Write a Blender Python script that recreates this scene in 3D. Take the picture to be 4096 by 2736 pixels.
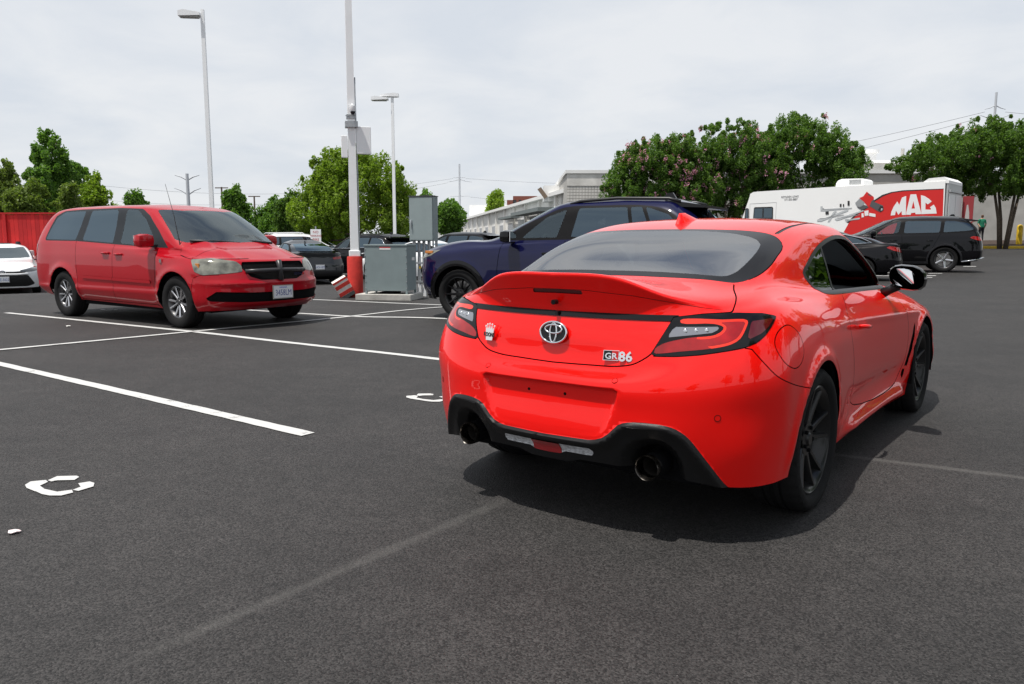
import bpy, bmesh, math, random
import numpy as np
from mathutils import Vector, Matrix
R = math.radians
for o in list(bpy.data.objects): bpy.data.objects.remove(o)
scene = bpy.context.scene
col = scene.collection
rnd = random.Random(7)

# ------------------------------------------------------------------ camera
CAM_H, CAM_PITCH, CAM_F = 1.202, 0.12935, 780.0
cam = bpy.data.cameras.new('camera'); cam.sensor_width = 36.0; cam.lens = CAM_F/1024*36.0
cam.clip_start = 0.05; cam.clip_end = 3000
camo = bpy.data.objects.new('camera', cam); col.objects.link(camo)
camo.location = (0, 0, CAM_H); camo.rotation_euler = (math.pi/2-CAM_PITCH, 0, 0)
scene.camera = camo
# ------------------------------------------------------------------ sun and sky
SUN_EL, SUN_AZ = R(71), math.atan2(-.61, -.79)       # azimuth of the sun in the ground plane
sun_dir = Vector((math.cos(SUN_EL)*math.cos(SUN_AZ), math.cos(SUN_EL)*math.sin(SUN_AZ), math.sin(SUN_EL)))
sl = bpy.data.lights.new('sun', 'SUN'); sl.energy = 5.0; sl.angle = R(0.6); sl.color = (1, .955, .89)
so = bpy.data.objects.new('sun', sl); col.objects.link(so)
so.rotation_euler = sun_dir.to_track_quat('Z', 'Y').to_euler()
world = bpy.data.worlds.new('World'); scene.world = world; world.use_nodes = True
def build_world():
    nt = world.node_tree; nt.nodes.clear(); N = nt.nodes.new; L = nt.links.new
    out = N('ShaderNodeOutputWorld'); bg = N('ShaderNodeBackground'); L(bg.outputs[0], out.inputs[0])
    sky = N('ShaderNodeTexSky'); sky.sky_type = 'NISHITA'; sky.sun_disc = False
    sky.sun_elevation = SUN_EL; sky.sun_rotation = math.pi/2-SUN_AZ
    sky.air_density = 1.2; sky.dust_density = 1.2; sky.ozone_density = 1.0
    # high thin cloud as a flat layer overhead (direction / height); thicker towards the horizon, broken blue overhead
    tc = N('ShaderNodeTexCoord'); sx = N('ShaderNodeSeparateXYZ'); L(tc.outputs['Generated'], sx.inputs[0])
    zc = N('ShaderNodeMath'); zc.operation = 'MAXIMUM'; zc.inputs[1].default_value = 0; L(sx.outputs[2], zc.inputs[0])
    za = N('ShaderNodeMath'); za.operation = 'ADD'; za.inputs[1].default_value = .22; L(zc.outputs[0], za.inputs[0])
    dv = N('ShaderNodeVectorMath'); dv.operation = 'DIVIDE'
    cb = N('ShaderNodeCombineXYZ'); L(za.outputs[0], cb.inputs[0]); L(za.outputs[0], cb.inputs[1]); cb.inputs[2].default_value = 1
    L(tc.outputs['Generated'], dv.inputs[0]); L(cb.outputs[0], dv.inputs[1])
    mp = N('ShaderNodeMapping'); mp.inputs['Scale'].default_value = (1.0, 1.0, 2.0); mp.inputs['Location'].default_value = (3.1, 1.3, 0); mp.inputs['Rotation'].default_value = (0, 0, .5)
    L(dv.outputs[0], mp.inputs[0])
    def noise(sc, det, ro, dist=0.):
        n = N('ShaderNodeTexNoise'); n.inputs['Scale'].default_value = sc; n.inputs['Detail'].default_value = det; n.inputs['Roughness'].default_value = ro; n.inputs['Distortion'].default_value = dist; L(mp.outputs[0], n.inputs[0]); return n
    n1 = noise(1.1, 7, .55, .5); n2 = noise(2.2, 7, .55, .3)
    cov = N('ShaderNodeMapRange'); cov.interpolation_type = 'SMOOTHSTEP'; cov.inputs['From Min'].default_value = .40; cov.inputs['From Max'].default_value = .66
    # coverage = noise + lift that fades with height above the horizon
    lf = N('ShaderNodeMapRange'); lf.inputs['From Min'].default_value = 0.; lf.inputs['From Max'].default_value = 1.1; lf.inputs['To Min'].default_value = .33; lf.inputs['To Max'].default_value = .0; L(zc.outputs[0], lf.inputs[0])
    ad = N('ShaderNodeMath'); ad.operation = 'ADD'; L(n1.outputs[0], ad.inputs[0]); L(lf.outputs[0], ad.inputs[1]); L(ad.outputs[0], cov.inputs[0])
    cv = N('ShaderNodeMath'); cv.operation = 'MULTIPLY'; cv.inputs[1].default_value = .93; L(cov.outputs[0], cv.inputs[0])
    cr = N('ShaderNodeValToRGB'); cr.color_ramp.elements[0].position = .32; cr.color_ramp.elements[1].position = .62
    cr.color_ramp.elements[0].color = (7.2, 7.65, 8.3, 1); cr.color_ramp.elements[1].color = (8.45, 8.65, 8.95, 1)
    L(n2.outputs[0], cr.inputs[0])
    mx = N('ShaderNodeMix'); mx.data_type = 'RGBA'
    L(cv.outputs[0], mx.inputs['Factor']); L(sky.outputs[0], mx.inputs['A']); L(cr.outputs[0], mx.inputs['B'])
    L(mx.outputs['Result'], bg.inputs[0]); bg.inputs[1].default_value = 0.1
build_world()
scene.render.engine = 'CYCLES'
scene.view_settings.view_transform = 'Standard'; scene.view_settings.look = 'None'
scene.view_settings.exposure = 0.0; scene.view_settings.gamma = 1.0
scene.view_settings.use_curve_mapping = False
scene.cycles.max_bounces = 8; scene.cycles.transparent_max_bounces = 12
scene.render.resolution_x = 1024; scene.render.resolution_y = 684
# ------------------------------------------------------------------ materials
MATS = {}
def pbr(name, c, rough=.5, metal=0., coat=0., spec=.5, var=0., vscale=8., bump=0., bscale=60., trans=0., emis=None, ior=1.45, det=4., crough=.03, var_rough=0.):
    if name in MATS: return MATS[name]
    m = bpy.data.materials.new(name); m.use_nodes = True; nt = m.node_tree; b = nt.nodes['Principled BSDF']
    b.inputs['Base Color'].default_value = (*c, 1); b.inputs['Roughness'].default_value = rough; b.inputs['Metallic'].default_value = metal
    b.inputs['Coat Weight'].default_value = coat; b.inputs['Coat Roughness'].default_value = crough
    b.inputs['Specular IOR Level'].default_value = spec; b.inputs['Transmission Weight'].default_value = trans; b.inputs['IOR'].default_value = ior
    if emis: b.inputs['Emission Color'].default_value = (*emis[0], 1); b.inputs['Emission Strength'].default_value = emis[1]
    tc = None
    if var or bump or var_rough:
        tc = nt.nodes.new('ShaderNodeTexCoord')
    if var or var_rough:
        n = nt.nodes.new('ShaderNodeTexNoise'); n.inputs['Scale'].default_value = vscale; n.inputs['Detail'].default_value = det
        nt.links.new(tc.outputs['Object'], n.inputs[0])
        if var:
            mr = nt.nodes.new('ShaderNodeMapRange'); mr.inputs['From Min'].default_value = .25; mr.inputs['From Max'].default_value = .75
            mr.inputs['To Min'].default_value = 1-var; mr.inputs['To Max'].default_value = 1+var
            nt.links.new(n.outputs[0], mr.inputs[0])
            mu = nt.nodes.new('ShaderNodeVectorMath'); mu.operation = 'SCALE'; mu.inputs[0].default_value = c
            nt.links.new(mr.outputs[0], mu.inputs['Scale']); nt.links.new(mu.outputs[0], b.inputs['Base Color'])
        if var_rough:
            mr = nt.nodes.new('ShaderNodeMapRange'); mr.inputs['From Min'].default_value = .3; mr.inputs['From Max'].default_value = .7
            mr.inputs['To Min'].default_value = max(0, rough-var_rough); mr.inputs['To Max'].default_value = rough+var_rough
            nt.links.new(n.outputs[0], mr.inputs[0]); nt.links.new(mr.outputs[0], b.inputs['Roughness'])
    if bump:
        n = nt.nodes.new('ShaderNodeTexNoise'); n.inputs['Scale'].default_value = bscale; n.inputs['Detail'].default_value = 5
        nt.links.new(tc.outputs['Object'], n.inputs[0])
        bp = nt.nodes.new('ShaderNodeBump'); bp.inputs['Strength'].default_value = bump; bp.inputs['Distance'].default_value = .01
        nt.links.new(n.outputs[0], bp.inputs['Height']); nt.links.new(bp.outputs[0], b.inputs['Normal'])
    MATS[name] = m
    return m
def paint(name, c, coat=1., rough=.35, metal=0.):
    return pbr(name, c, rough=rough, metal=metal, coat=coat, spec=.12, crough=.012)
def glassy(name, tint=(.6, .65, .65), ior=1.5, rough=0., reflect=1.0):
    """thin pane: tinted see-through with a Fresnel sheen"""
    if name in MATS: return MATS[name]
    m = bpy.data.materials.new(name); m.use_nodes = True; nt = m.node_tree; nt.nodes.clear(); N = nt.nodes.new
    o = N('ShaderNodeOutputMaterial'); mx = N('ShaderNodeMixShader'); t = N('ShaderNodeBsdfTransparent'); g = N('ShaderNodeBsdfGlossy'); f = N('ShaderNodeFresnel')
    t.inputs[0].default_value = (*tint, 1); g.inputs['Roughness'].default_value = rough; f.inputs[0].default_value = ior
    g.inputs['Color'].default_value = (*(reflect if isinstance(reflect, tuple) else (reflect,)*3), 1)
    nt.links.new(f.outputs[0], mx.inputs[0]); nt.links.new(t.outputs[0], mx.inputs[1]); nt.links.new(g.outputs[0], mx.inputs[2]); nt.links.new(mx.outputs[0], o.inputs[0])
    MATS[name] = m
    return m
# ------------------------------------------------------------------ object helpers
def tag(o, label, cat=None, group=None, kind=None):
    if label: o['label'] = label
    if cat: o['category'] = cat
    if group: o['group'] = group
    if kind: o['kind'] = kind
    return o
def thing(name, label, cat, loc=(0, 0, 0), rz=0., group=None, rot=None):
    o = bpy.data.objects.new(name, None); o.empty_display_size = .2; col.objects.link(o)
    o.location = loc; o.rotation_euler = rot if rot else (0, 0, rz)
    return tag(o, label, cat, group)
def mk(name, V, F, mat, parent=None, smooth=False, normals=None, loc=None, rot=None):
    me = bpy.data.meshes.new(name)
    V = np.asarray(V, float).reshape(-1, 3)
    me.from_pydata(V.tolist(), [], [list(f) for f in F]); me.update()
    if smooth is True: me.shade_smooth()
    elif smooth: me.shade_smooth(); me.set_sharp_from_angle(angle=R(smooth))
    if normals is not None: me.normals_split_custom_set_from_vertices(np.asarray(normals).tolist())
    if mat is not None:
        for mm in (mat if isinstance(mat, (list, tuple)) else [mat]): me.materials.append(mm)
    o = bpy.data.objects.new(name, me); col.objects.link(o)
    if parent is not None: o.parent = parent
    if loc is not None: o.location = loc
    if rot is not None: o.rotation_euler = rot
    return o
def copy_tree(o, parent=None):
    c = o.copy(); col.objects.link(c); c.parent = parent
    for ch in o.children: copy_tree(ch, c)
    return c
class MB:
    def __init__(s): s.V = []; s.F = []; s.M = []; s.m = 0
    def add(s, V, F):
        b = len(s.V); s.V += [tuple(map(float, v)) for v in V]; s.F += [[i+b for i in f] for f in F]; s.M += [s.m]*len(F); return s
    def box(s, a, b, bev=0.):
        x0, y0, z0 = [min(p, q) for p, q in zip(a, b)]; x1, y1, z1 = [max(p, q) for p, q in zip(a, b)]
        if bev <= 0:
            return s.add([(x0, y0, z0), (x1, y0, z0), (x1, y1, z0), (x0, y1, z0), (x0, y0, z1), (x1, y0, z1), (x1, y1, z1), (x0, y1, z1)],
                         [(3, 2, 1, 0), (4, 5, 6, 7), (0, 1, 5, 4), (1, 2, 6, 5), (2, 3, 7, 6), (3, 0, 4, 7)])
        bm = bmesh.new(); bmesh.ops.create_cube(bm, size=1)
        for v in bm.verts: v.co = ((x0+x1)/2+v.co.x*(x1-x0), (y0+y1)/2+v.co.y*(y1-y0), (z0+z1)/2+v.co.z*(z1-z0))
        bmesh.ops.bevel(bm, geom=bm.edges[:], offset=bev, segments=2, affect='EDGES', profile=.6)
        bm.verts.index_update()
        s.add([v.co for v in bm.verts], [[v.index for v in f.verts] for f in bm.faces]); bm.free(); return s
    def cyl(s, p, q, r0, r1=None, n=16, caps=True):
        r1 = r0 if r1 is None else r1; p = Vector(p); q = Vector(q); d = (q-p).normalized()
        u = d.orthogonal().normalized(); w = d.cross(u); V = []
        for c, r in ((p, r0), (q, r1)):
            for i in range(n): a = 2*math.pi*i/n; V.append(c+(u*math.cos(a)+w*math.sin(a))*r)
        F = [(i, (i+1) % n, n+(i+1) % n, n+i) for i in range(n)]
        if caps: F += [tuple(range(n))[::-1], tuple(range(n, 2*n))]
        return s.add(V, F)
    def tube(s, pts, r, n=8, caps=True, closed=False):
        pts = [Vector(p) for p in pts]; m = len(pts); rs = r if isinstance(r, (list, tuple)) else [r]*m; V = []; u = None
        for i, p in enumerate(pts):
            a = pts[(i-1) % m] if (i > 0 or closed) else p; b = pts[(i+1) % m] if (i < m-1 or closed) else p
            d = (b-a).normalized()
            if u is None: u = d.orthogonal().normalized()
            u = (u-d*u.dot(d))
            u = u.normalized() if u.length > 1e-6 else d.orthogonal().normalized()
            w = d.cross(u)
            for k in range(n): t = 2*math.pi*k/n; V.append(p+(u*math.cos(t)+w*math.sin(t))*rs[i])
        F = []
        for i in range(m if closed else m-1):
            j = (i+1) % m
            for k in range(n): F.append((i*n+k, i*n+(k+1) % n, j*n+(k+1) % n, j*n+k))
        if caps and not closed: F += [tuple(range(n))[::-1], tuple(range((m-1)*n, m*n))]
        return s.add(V, F)
    def lathe(s, prof, c=(0, 0, 0), axis='y', n=40, closed=False):
        """prof: (radius, along-axis) pairs"""
        V = []; m = len(prof)
        for k in range(n):
            a = 2*math.pi*k/n
            for r, h in prof:
                p = {'y': (r*math.cos(a), h, r*math.sin(a)), 'z': (r*math.cos(a), r*math.sin(a), h), 'x': (h, r*math.cos(a), r*math.sin(a))}[axis]
                V.append((p[0]+c[0], p[1]+c[1], p[2]+c[2]))
        F = []
        for k in range(n):
            l = (k+1) % n
            for i in range(m if closed else m-1):
                j = (i+1) % m; F.append((k*m+i, k*m+j, l*m+j, l*m+i))
        return s.add(V, F)
    def prism(s, poly, fn, d):
        """poly: 2-D outline, fn(u,v,w) -> 3-D, w in {0,d}"""
        n = len(poly); V = [fn(u, v, 0) for u, v in poly]+[fn(u, v, d) for u, v in poly]
        return s.add(V, [tuple(range(n))[::-1], tuple(range(n, 2*n))]+[(i, (i+1) % n, n+(i+1) % n, n+i) for i in range(n)])
    def build(s, name, mat, parent=None, smooth=False, **k): return mk(name, s.V, s.F, mat, parent, smooth, **k)
def text_mesh(txt, size, mat, name, parent, M, extrude=.001, bold=0., align='CENTER', sx=1.):
    cu = bpy.data.curves.new('lettering', 'FONT'); cu.body = txt; cu.size = size; cu.extrude = extrude; cu.offset = bold
    cu.align_x = align; cu.align_y = 'CENTER'; cu.resolution_u = 2
    to = bpy.data.objects.new('lettering', cu); col.objects.link(to); bpy.context.view_layer.update()
    me = bpy.data.meshes.new_from_object(to.evaluated_get(bpy.context.evaluated_depsgraph_get()))
    bpy.data.objects.remove(to)
    me.transform(M @ Matrix.Diagonal((sx, 1, 1, 1))); me.materials.clear(); me.materials.append(mat)
    o = bpy.data.objects.new(name, me); col.objects.link(o); o.parent = parent
    return o
def frame(origin, xdir, ydir):
    x = Vector(xdir).normalized(); y = Vector(ydir); y = (y-x*x.dot(y)).normalized(); z = x.cross(y)
    return Matrix(((x.x, y.x, z.x, origin[0]), (x.y, y.y, z.y, origin[1]), (x.z, y.z, z.z, origin[2]), (0, 0, 0, 1)))
# ------------------------------------------------------------------ curves and shells
def spl(C, n, m0=None, m1=None):
    """non-uniform Catmull-Rom along axis 0, n steps per segment; m0/m1: mirrored ghosts at the ends"""
    C = np.asarray(C, float); g0 = m0 if m0 is not None else 2*C[0]-C[1]; g1 = m1 if m1 is not None else 2*C[-1]-C[-2]
    P = np.concatenate([g0[None], C, g1[None]]); d = np.sqrt(np.linalg.norm(P[1:]-P[:-1], axis=-1, keepdims=True)+1e-9)
    d = np.maximum(d, 1e-3)
    T = ((P[1:-1]-P[:-2])/d[:-1]*d[1:]+(P[2:]-P[1:-1])/d[1:]*d[:-1])/(d[:-1]+d[1:])
    out = []
    for i in range(len(C)-1):
        h = d[i+1]
        for k in range(n):
            t = k/n; t2 = t*t; t3 = t2*t
            out.append((2*t3-3*t2+1)*C[i]+(t3-2*t2+t)*h*T[i]+(-2*t3+3*t2)*C[i+1]+(t3-t2)*h*T[i+1])
    out.append(C[-1]); return np.array(out)
def closed_spl(P, n=6):
    P = np.asarray(P, float); Q = np.concatenate([P[-2:], P, P[:3]]); out = spl(Q, n)
    return out[2*n:(2+len(P))*n]
def open_spl(P, n=6): return spl(np.asarray(P, float), n)
def sdf(Q, P, closed=True):
    """signed distance (negative inside) of points Q to polygon P; unsigned for an open polyline"""
    Q = np.asarray(Q, float); P = np.asarray(P, float); A = P; B = np.roll(P, -1, 0)
    if not closed: A, B = P[:-1], P[1:]
    best = np.full(len(Q), 1e9); ins = np.zeros(len(Q), bool)
    for a, b in zip(A, B):
        e = b-a; w = Q-a; t = np.clip((w@e)/max(e@e, 1e-12), 0, 1); dd = np.linalg.norm(w-t[:, None]*e, axis=1)
        best = np.minimum(best, dd)
        if closed:
            c = (a[1] > Q[:, 1]) != (b[1] > Q[:, 1])
            with np.errstate(divide='ignore', invalid='ignore'):
                xi = a[0]+(Q[:, 1]-a[1])/(b[1]-a[1] if b[1] != a[1] else 1e-9)*e[0]
            ins ^= c & (Q[:, 0] < xi)
    return np.where(ins, -best, best) if closed else best
def sstep(x, a, b):
    t = np.clip((np.asarray(x, float)-a)/(b-a), 0, 1); return t*t*(3-2*t)
class Shell:
    """half of a car body (y >= 0) as a dense grid; faces are cut along curves and labelled"""
    def __init__(s, G, nu=8, nv=7):
        G = np.asarray(G, float); fl = np.array([1, -1, 1.])
        A = spl(G.transpose(1, 0, 2), nu, G[:, 1]*fl, G[:, -2]*fl).transpose(1, 0, 2)      # along columns
        A = spl(A, nv, None, A[-2]*fl)                                                     # along rows, mirrored at the roof ridge
        A[:, 0, 1] = 0; A[:, -1, 1] = 0; A[-1, :, 1] = 0
        r, c, _ = A.shape; s.V = A.reshape(-1, 3).copy()
        s.F = [[i*c+j, (i+1)*c+j, (i+1)*c+j+1, i*c+j+1] for i in range(r-1) for j in range(c-1)]
        s.L = np.full(len(s.F), 'body', dtype='U20')
    def split(s, g, inside=None, outside=None, only=None):
        """cut all faces along g = 0; g < 0 takes label inside. only: labels allowed"""
        gv = np.asarray(g(s.V), float); gv = np.where(np.abs(gv) < 1e-6, 1e-6, gv); sg = gv < 0
        if not sg.any(): return
        ln = np.fromiter(map(len, s.F), int, len(s.F)); flat = np.fromiter((i for f in s.F for i in f), int, int(ln.sum()))
        cnt = np.add.reduceat(sg[flat].astype(int), np.concatenate([[0], np.cumsum(ln)[:-1]]))
        elig = np.ones(len(s.F), bool) if only is None else np.isin(s.L, list(only))
        L = s.L.copy()
        if inside: L[elig & (cnt == ln)] = inside
        if outside: L[elig & (cnt == 0)] = outside
        mixed = np.nonzero((cnt > 0) & (cnt < ln))[0]
        V = []; base = len(s.V); cut = {}; sgl = sg
        def cross(a, b):
            k = (a, b) if a < b else (b, a)
            if k not in cut:
                t = gv[k[0]]/(gv[k[0]]-gv[k[1]]); t = min(max(t, .02), .98)
                cut[k] = base+len(V); V.append(s.V[k[0]]*(1-t)+s.V[k[1]]*t)
            return cut[k]
        two = {}
        for q in mixed:
            f = s.F[q]; n = len(f); ins = [bool(sgl[i]) for i in f]; nc = sum(ins[i] != ins[(i+1) % n] for i in range(n)); two[q] = (ins, nc)
            if elig[q] and nc == 2:
                for i in range(n):
                    if ins[i] != ins[(i+1) % n]: cross(f[i], f[(i+1) % n])
        NF = []; NL = []
        for q in mixed:
            f = s.F[q]; n = len(f); ins, nc = two[q]; l = s.L[q]
            if elig[q] and nc == 2:
                A = []; B = []
                for i in range(n):
                    a, b = f[i], f[(i+1) % n]
                    (A if ins[i] else B).append(a)
                    if ins[i] != ins[(i+1) % n]:
                        x = cross(a, b); A.append(x); B.append(x)
                s.F[q] = A; L[q] = inside or l; NF.append(B); NL.append(outside or l)
            else:
                g2 = []
                for i in range(n):
                    a, b = f[i], f[(i+1) % n]; g2.append(a); k = (a, b) if a < b else (b, a)
                    if k in cut: g2.append(cut[k])
                s.F[q] = g2
                if elig[q]: L[q] = (inside or l) if sum(ins)*2 > n else (outside or l)
        if V: s.V = np.concatenate([s.V, np.array(V)])
        s.F += NF; s.L = np.concatenate([L, np.array(NL, dtype=L.dtype)]) if NL else L
    def normals(s):
        Nn = np.zeros_like(s.V); T = np.array([(f[0], f[i], f[i+1]) for f in s.F for i in range(1, len(f)-1)])
        n = np.cross(s.V[T[:, 1]]-s.V[T[:, 0]], s.V[T[:, 2]]-s.V[T[:, 0]])
        for k in range(3): np.add.at(Nn, T[:, k], n)
        # on the mirror plane the normal has no sideways component
        Nn[np.abs(s.V[:, 1]) < 1e-6, 1] = 0
        return Nn/np.maximum(np.linalg.norm(Nn, axis=1, keepdims=True), 1e-12)
    def finish(s): s.N = s.normals()
    def part(s, labels, off=0., side=None, thick=0.):
        """vertices, faces, normals of the faces with these labels. side None: both halves joined, +1 left, -1 right"""
        ids = [i for i, l in enumerate(s.L) if l in labels]; used = {}; V = []; Nn = []; F = []
        for i in ids:
            f = []
            for k in s.F[i]:
                if k not in used: used[k] = len(V); V.append(s.V[k]+s.N[k]*off); Nn.append(s.N[k])
                f.append(used[k])
            F.append(f)
        if not V: return None
        V = np.array(V); Nn = np.array(Nn); m = np.array([1, -1, 1.])
        if side == 1: return V, F, Nn
        if side == -1: return V*m, [f[::-1] for f in F], Nn*m
        n = len(V); on = V[:, 1] < 1e-5; idx = np.where(on, np.arange(n), -1); k = n; ex = []
        mapi = np.arange(n)
        for i in range(n):
            if not on[i]: mapi[i] = k; ex.append(i); k += 1
        V2 = np.concatenate([V, V[ex]*m]); N2 = np.concatenate([Nn, Nn[ex]*m])
        return V2, F+[[int(mapi[j]) for j in f[::-1]] for f in F], N2
    def obj(s, name, labels, mat, parent, off=0., side=None, label=None):
        p = s.part(labels, off, side)
        if p is None: return None
        o = mk(name, p[0], p[1], mat, parent, True, p[2])
        if label: o['label'] = label
        return o
# ------------------------------------------------------------------ ground: gently falling to the left, rising to the right
_GC = np.array([(x, y, 0.) for x in (-9, -6, -3, 0, 3, 6) for y in (-10, 0, 3, 6, 9, 12, 15) if not (x in (0, 3) and y in (9, 12))]+[(-.7, 11.95, .08), (1.2, 11.2, .085), (3., 10.0, .085), (2.2, 12.3, .085), (-4, 18, -.02), (0, 19, 0), (8, 18, 0), (-10, 15, -.05), (14, 12, .02),
   (-14.9, 23.4, -.34), (-20, 30, -.45), (-7, 28, -.32), (-4.8, 29, -.26), (0, 30, -.15), (11.5, 23, .05), (14.6, 26, .18), (19, 34, .45), (24, 44, .75), (31.8, 53, 1.0), (45, 60, 1.05),
   (0, 45, .0), (-20, 50, -.3), (3.7, 55, .35), (-30, 80, .2), (20, 80, 1.0), (0, 130, .8), (0, 400, 1.0), (-200, 300, 1.0), (250, 300, 1.0), (0, -80, 0), (-60, 0, -.3), (60, 0, .2), (-150, -100, 0), (150, -100, .3)])
def gz(x, y):
    x = np.asarray(x, float); y = np.asarray(y, float); sh = x.shape; x = x.ravel(); y = y.ravel()
    d2 = (x[:, None]-_GC[:, 0])**2+(y[:, None]-_GC[:, 1])**2+1.5
    w = 1/d2**1.8; r = (w*_GC[:, 2]).sum(1)/w.sum(1)
    return float(r[0]) if sh == () else r.reshape(sh)
def lin(*a): return np.unique(np.concatenate([np.linspace(p, q, n) for p, q, n in a]))
def grid_mesh(xs, ys, zf):
    X, Y = np.meshgrid(xs, ys); Z = zf(X, Y); n = len(xs)
    V = np.stack([X.ravel(), Y.ravel(), Z.ravel()], 1)
    F = [(j*n+i, j*n+i+1, (j+1)*n+i+1, (j+1)*n+i) for j in range(len(ys)-1) for i in range(n-1)]
    return V, F
def asphalt_mat():
    m = bpy.data.materials.new('fresh_asphalt'); m.use_nodes = True; nt = m.node_tree; N = nt.nodes.new; L = nt.links.new; b = nt.nodes['Principled BSDF']
    tc = N('ShaderNodeTexCoord')
    def noise(sc, det=4, ro=.6):
        n = N('ShaderNodeTexNoise'); n.inputs['Scale'].default_value = sc; n.inputs['Detail'].default_value = det; n.inputs['Roughness'].default_value = ro; L(tc.outputs['Object'], n.inputs[0]); return n
    def math_(op, a, bb=None):
        n = N('ShaderNodeMath'); n.operation = op
        for i, v in enumerate((a, bb)):
            if v is None: continue
            if hasattr(v, 'outputs'): L(v.outputs[0], n.inputs[i])
            elif isinstance(v, (int, float)): n.inputs[i].default_value = v
            else: L(v, n.inputs[i])
        return n
    def ramp(src, p0, c0, p1, c1):
        r = N('ShaderNodeValToRGB'); r.color_ramp.elements[0].position = p0; r.color_ramp.elements[1].position = p1
        r.color_ramp.elements[0].color = (*c0, 1); r.color_ramp.elements[1].color = (*c1, 1); L(src, r.inputs[0]); return r
    # stones in bitumen: cells of about a centimetre, each with its own shade
    vo = N('ShaderNodeTexVoronoi'); vo.inputs['Scale'].default_value = 165; L(tc.outputs['Object'], vo.inputs[0])
    cell = ramp(vo.outputs['Color'], .20, (.0065, .0062, .0063), .95, (.056, .053, .052))
    big = noise(.8, 7, .65); mid = noise(7, 5)
    bigr = ramp(big.outputs[0], .32, (.68, .68, .68), .70, (1.18, 1.15, 1.13)); midr = ramp(mid.outputs[0], .3, (.82, .82, .82), .7, (1.18, 1.18, 1.18))
    m1 = N('ShaderNodeMix'); m1.data_type = 'RGBA'; m1.blend_type = 'MULTIPLY'; m1.inputs[0].default_value = 1; L(cell.outputs[0], m1.inputs['A']); L(bigr.outputs[0], m1.inputs['B'])
    m2 = N('ShaderNodeMix'); m2.data_type = 'RGBA'; m2.blend_type = 'MULTIPLY'; m2.inputs[0].default_value = 1; L(m1.outputs['Result'], m2.inputs['A']); L(midr.outputs[0], m2.inputs['B'])
    # rare pale chips
    v2 = N('ShaderNodeTexVoronoi'); v2.inputs['Scale'].default_value = 26; L(tc.outputs['Object'], v2.inputs[0])
    chip = math_('LESS_THAN', v2.outputs['Distance'], .05); rn = math_('GREATER_THAN', v2.outputs['Color'], .80); chip = math_('MULTIPLY', chip, rn)
    m3 = N('ShaderNodeMix'); m3.data_type = 'RGBA'; L(chip.outputs[0], m3.inputs['Factor']); L(m2.outputs['Result'], m3.inputs['A']); m3.inputs['B'].default_value = (.15, .145, .14, 1)
    # dusty paving joints: distance to straight lines, broken up by noise
    sx = N('ShaderNodeSeparateXYZ'); L(tc.outputs['Object'], sx.inputs[0])
    dust = None
    for (ax, ay), (bx, by), wd, st, fade in (((-1.15, 2.05), (.05, 3.62), .05, .20, .6), ((1.55, 4.45), (4.6, 2.75), .05, .30, 1.2)):
        dx, dy = bx-ax, by-ay; ln = math.hypot(dx, dy); dx /= ln; dy /= ln
        px = math_('SUBTRACT', sx.outputs[0], ax); py = math_('SUBTRACT', sx.outputs[1], ay)
        al = math_('ADD', math_('MULTIPLY', px, dx), math_('MULTIPLY', py, dy)); ac = math_('ABSOLUTE', math_('SUBTRACT', math_('MULTIPLY', px, dy), math_('MULTIPLY', py, dx)))
        wob = math_('ADD', ac, math_('MULTIPLY', math_('SUBTRACT', noise(5, 5), .5), wd*1.3))
        mr = N('ShaderNodeMapRange'); mr.interpolation_type = 'SMOOTHSTEP'; mr.inputs['From Min'].default_value = wd; mr.inputs['From Max'].default_value = wd*.1; L(wob.outputs[0], mr.inputs[0])
        e0 = N('ShaderNodeMapRange'); e0.inputs['From Min'].default_value = 0; e0.inputs['From Max'].default_value = .3; L(al.outputs[0], e0.inputs[0])
        e1 = N('ShaderNodeMapRange'); e1.inputs['From Min'].default_value = ln; e1.inputs['From Max'].default_value = ln-.3; L(al.outputs[0], e1.inputs[0])
        k = math_('MULTIPLY', math_('MULTIPLY', mr, e0), e1); k = math_('MULTIPLY', math_('MULTIPLY', k, st), math_('ADD', math_('MULTIPLY', noise(40, 3), 1.0), .3))
        dust = k if dust is None else math_('MAXIMUM', dust, k)
    m4 = N('ShaderNodeMix'); m4.data_type = 'RGBA'; L(dust.outputs[0], m4.inputs['Factor']); L(m3.outputs['Result'], m4.inputs['A']); m4.inputs['B'].default_value = (.17, .165, .155, 1)
    L(m4.outputs['Result'], b.inputs['Base Color']); b.inputs['Roughness'].default_value = .72; b.inputs['Specular IOR Level'].default_value = .42
    fine = noise(230, 3); h = math_('ADD', math_('MULTIPLY', vo.outputs['Distance'], -.8), math_('MULTIPLY', fine, .7))
    bp = N('ShaderNodeBump'); bp.inputs['Strength'].default_value = .6; bp.inputs['Distance'].default_value = .006; L(h.outputs[0], bp.inputs['Height']); L(bp.outputs[0], b.inputs['Normal'])
    return m
xs = lin((-600, -60, 10), (-60, -20, 21), (-20, 20, 41), (20, 60, 21), (60, 600, 10)); ys = lin((-300, -20, 10), (-20, 60, 81), (60, 150, 19), (150, 900, 12))
V, F = grid_mesh(xs, ys, gz)
M_ASPH = asphalt_mat()
tag(mk('car_park', V, F, M_ASPH, None, True), None, kind='structure')
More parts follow.
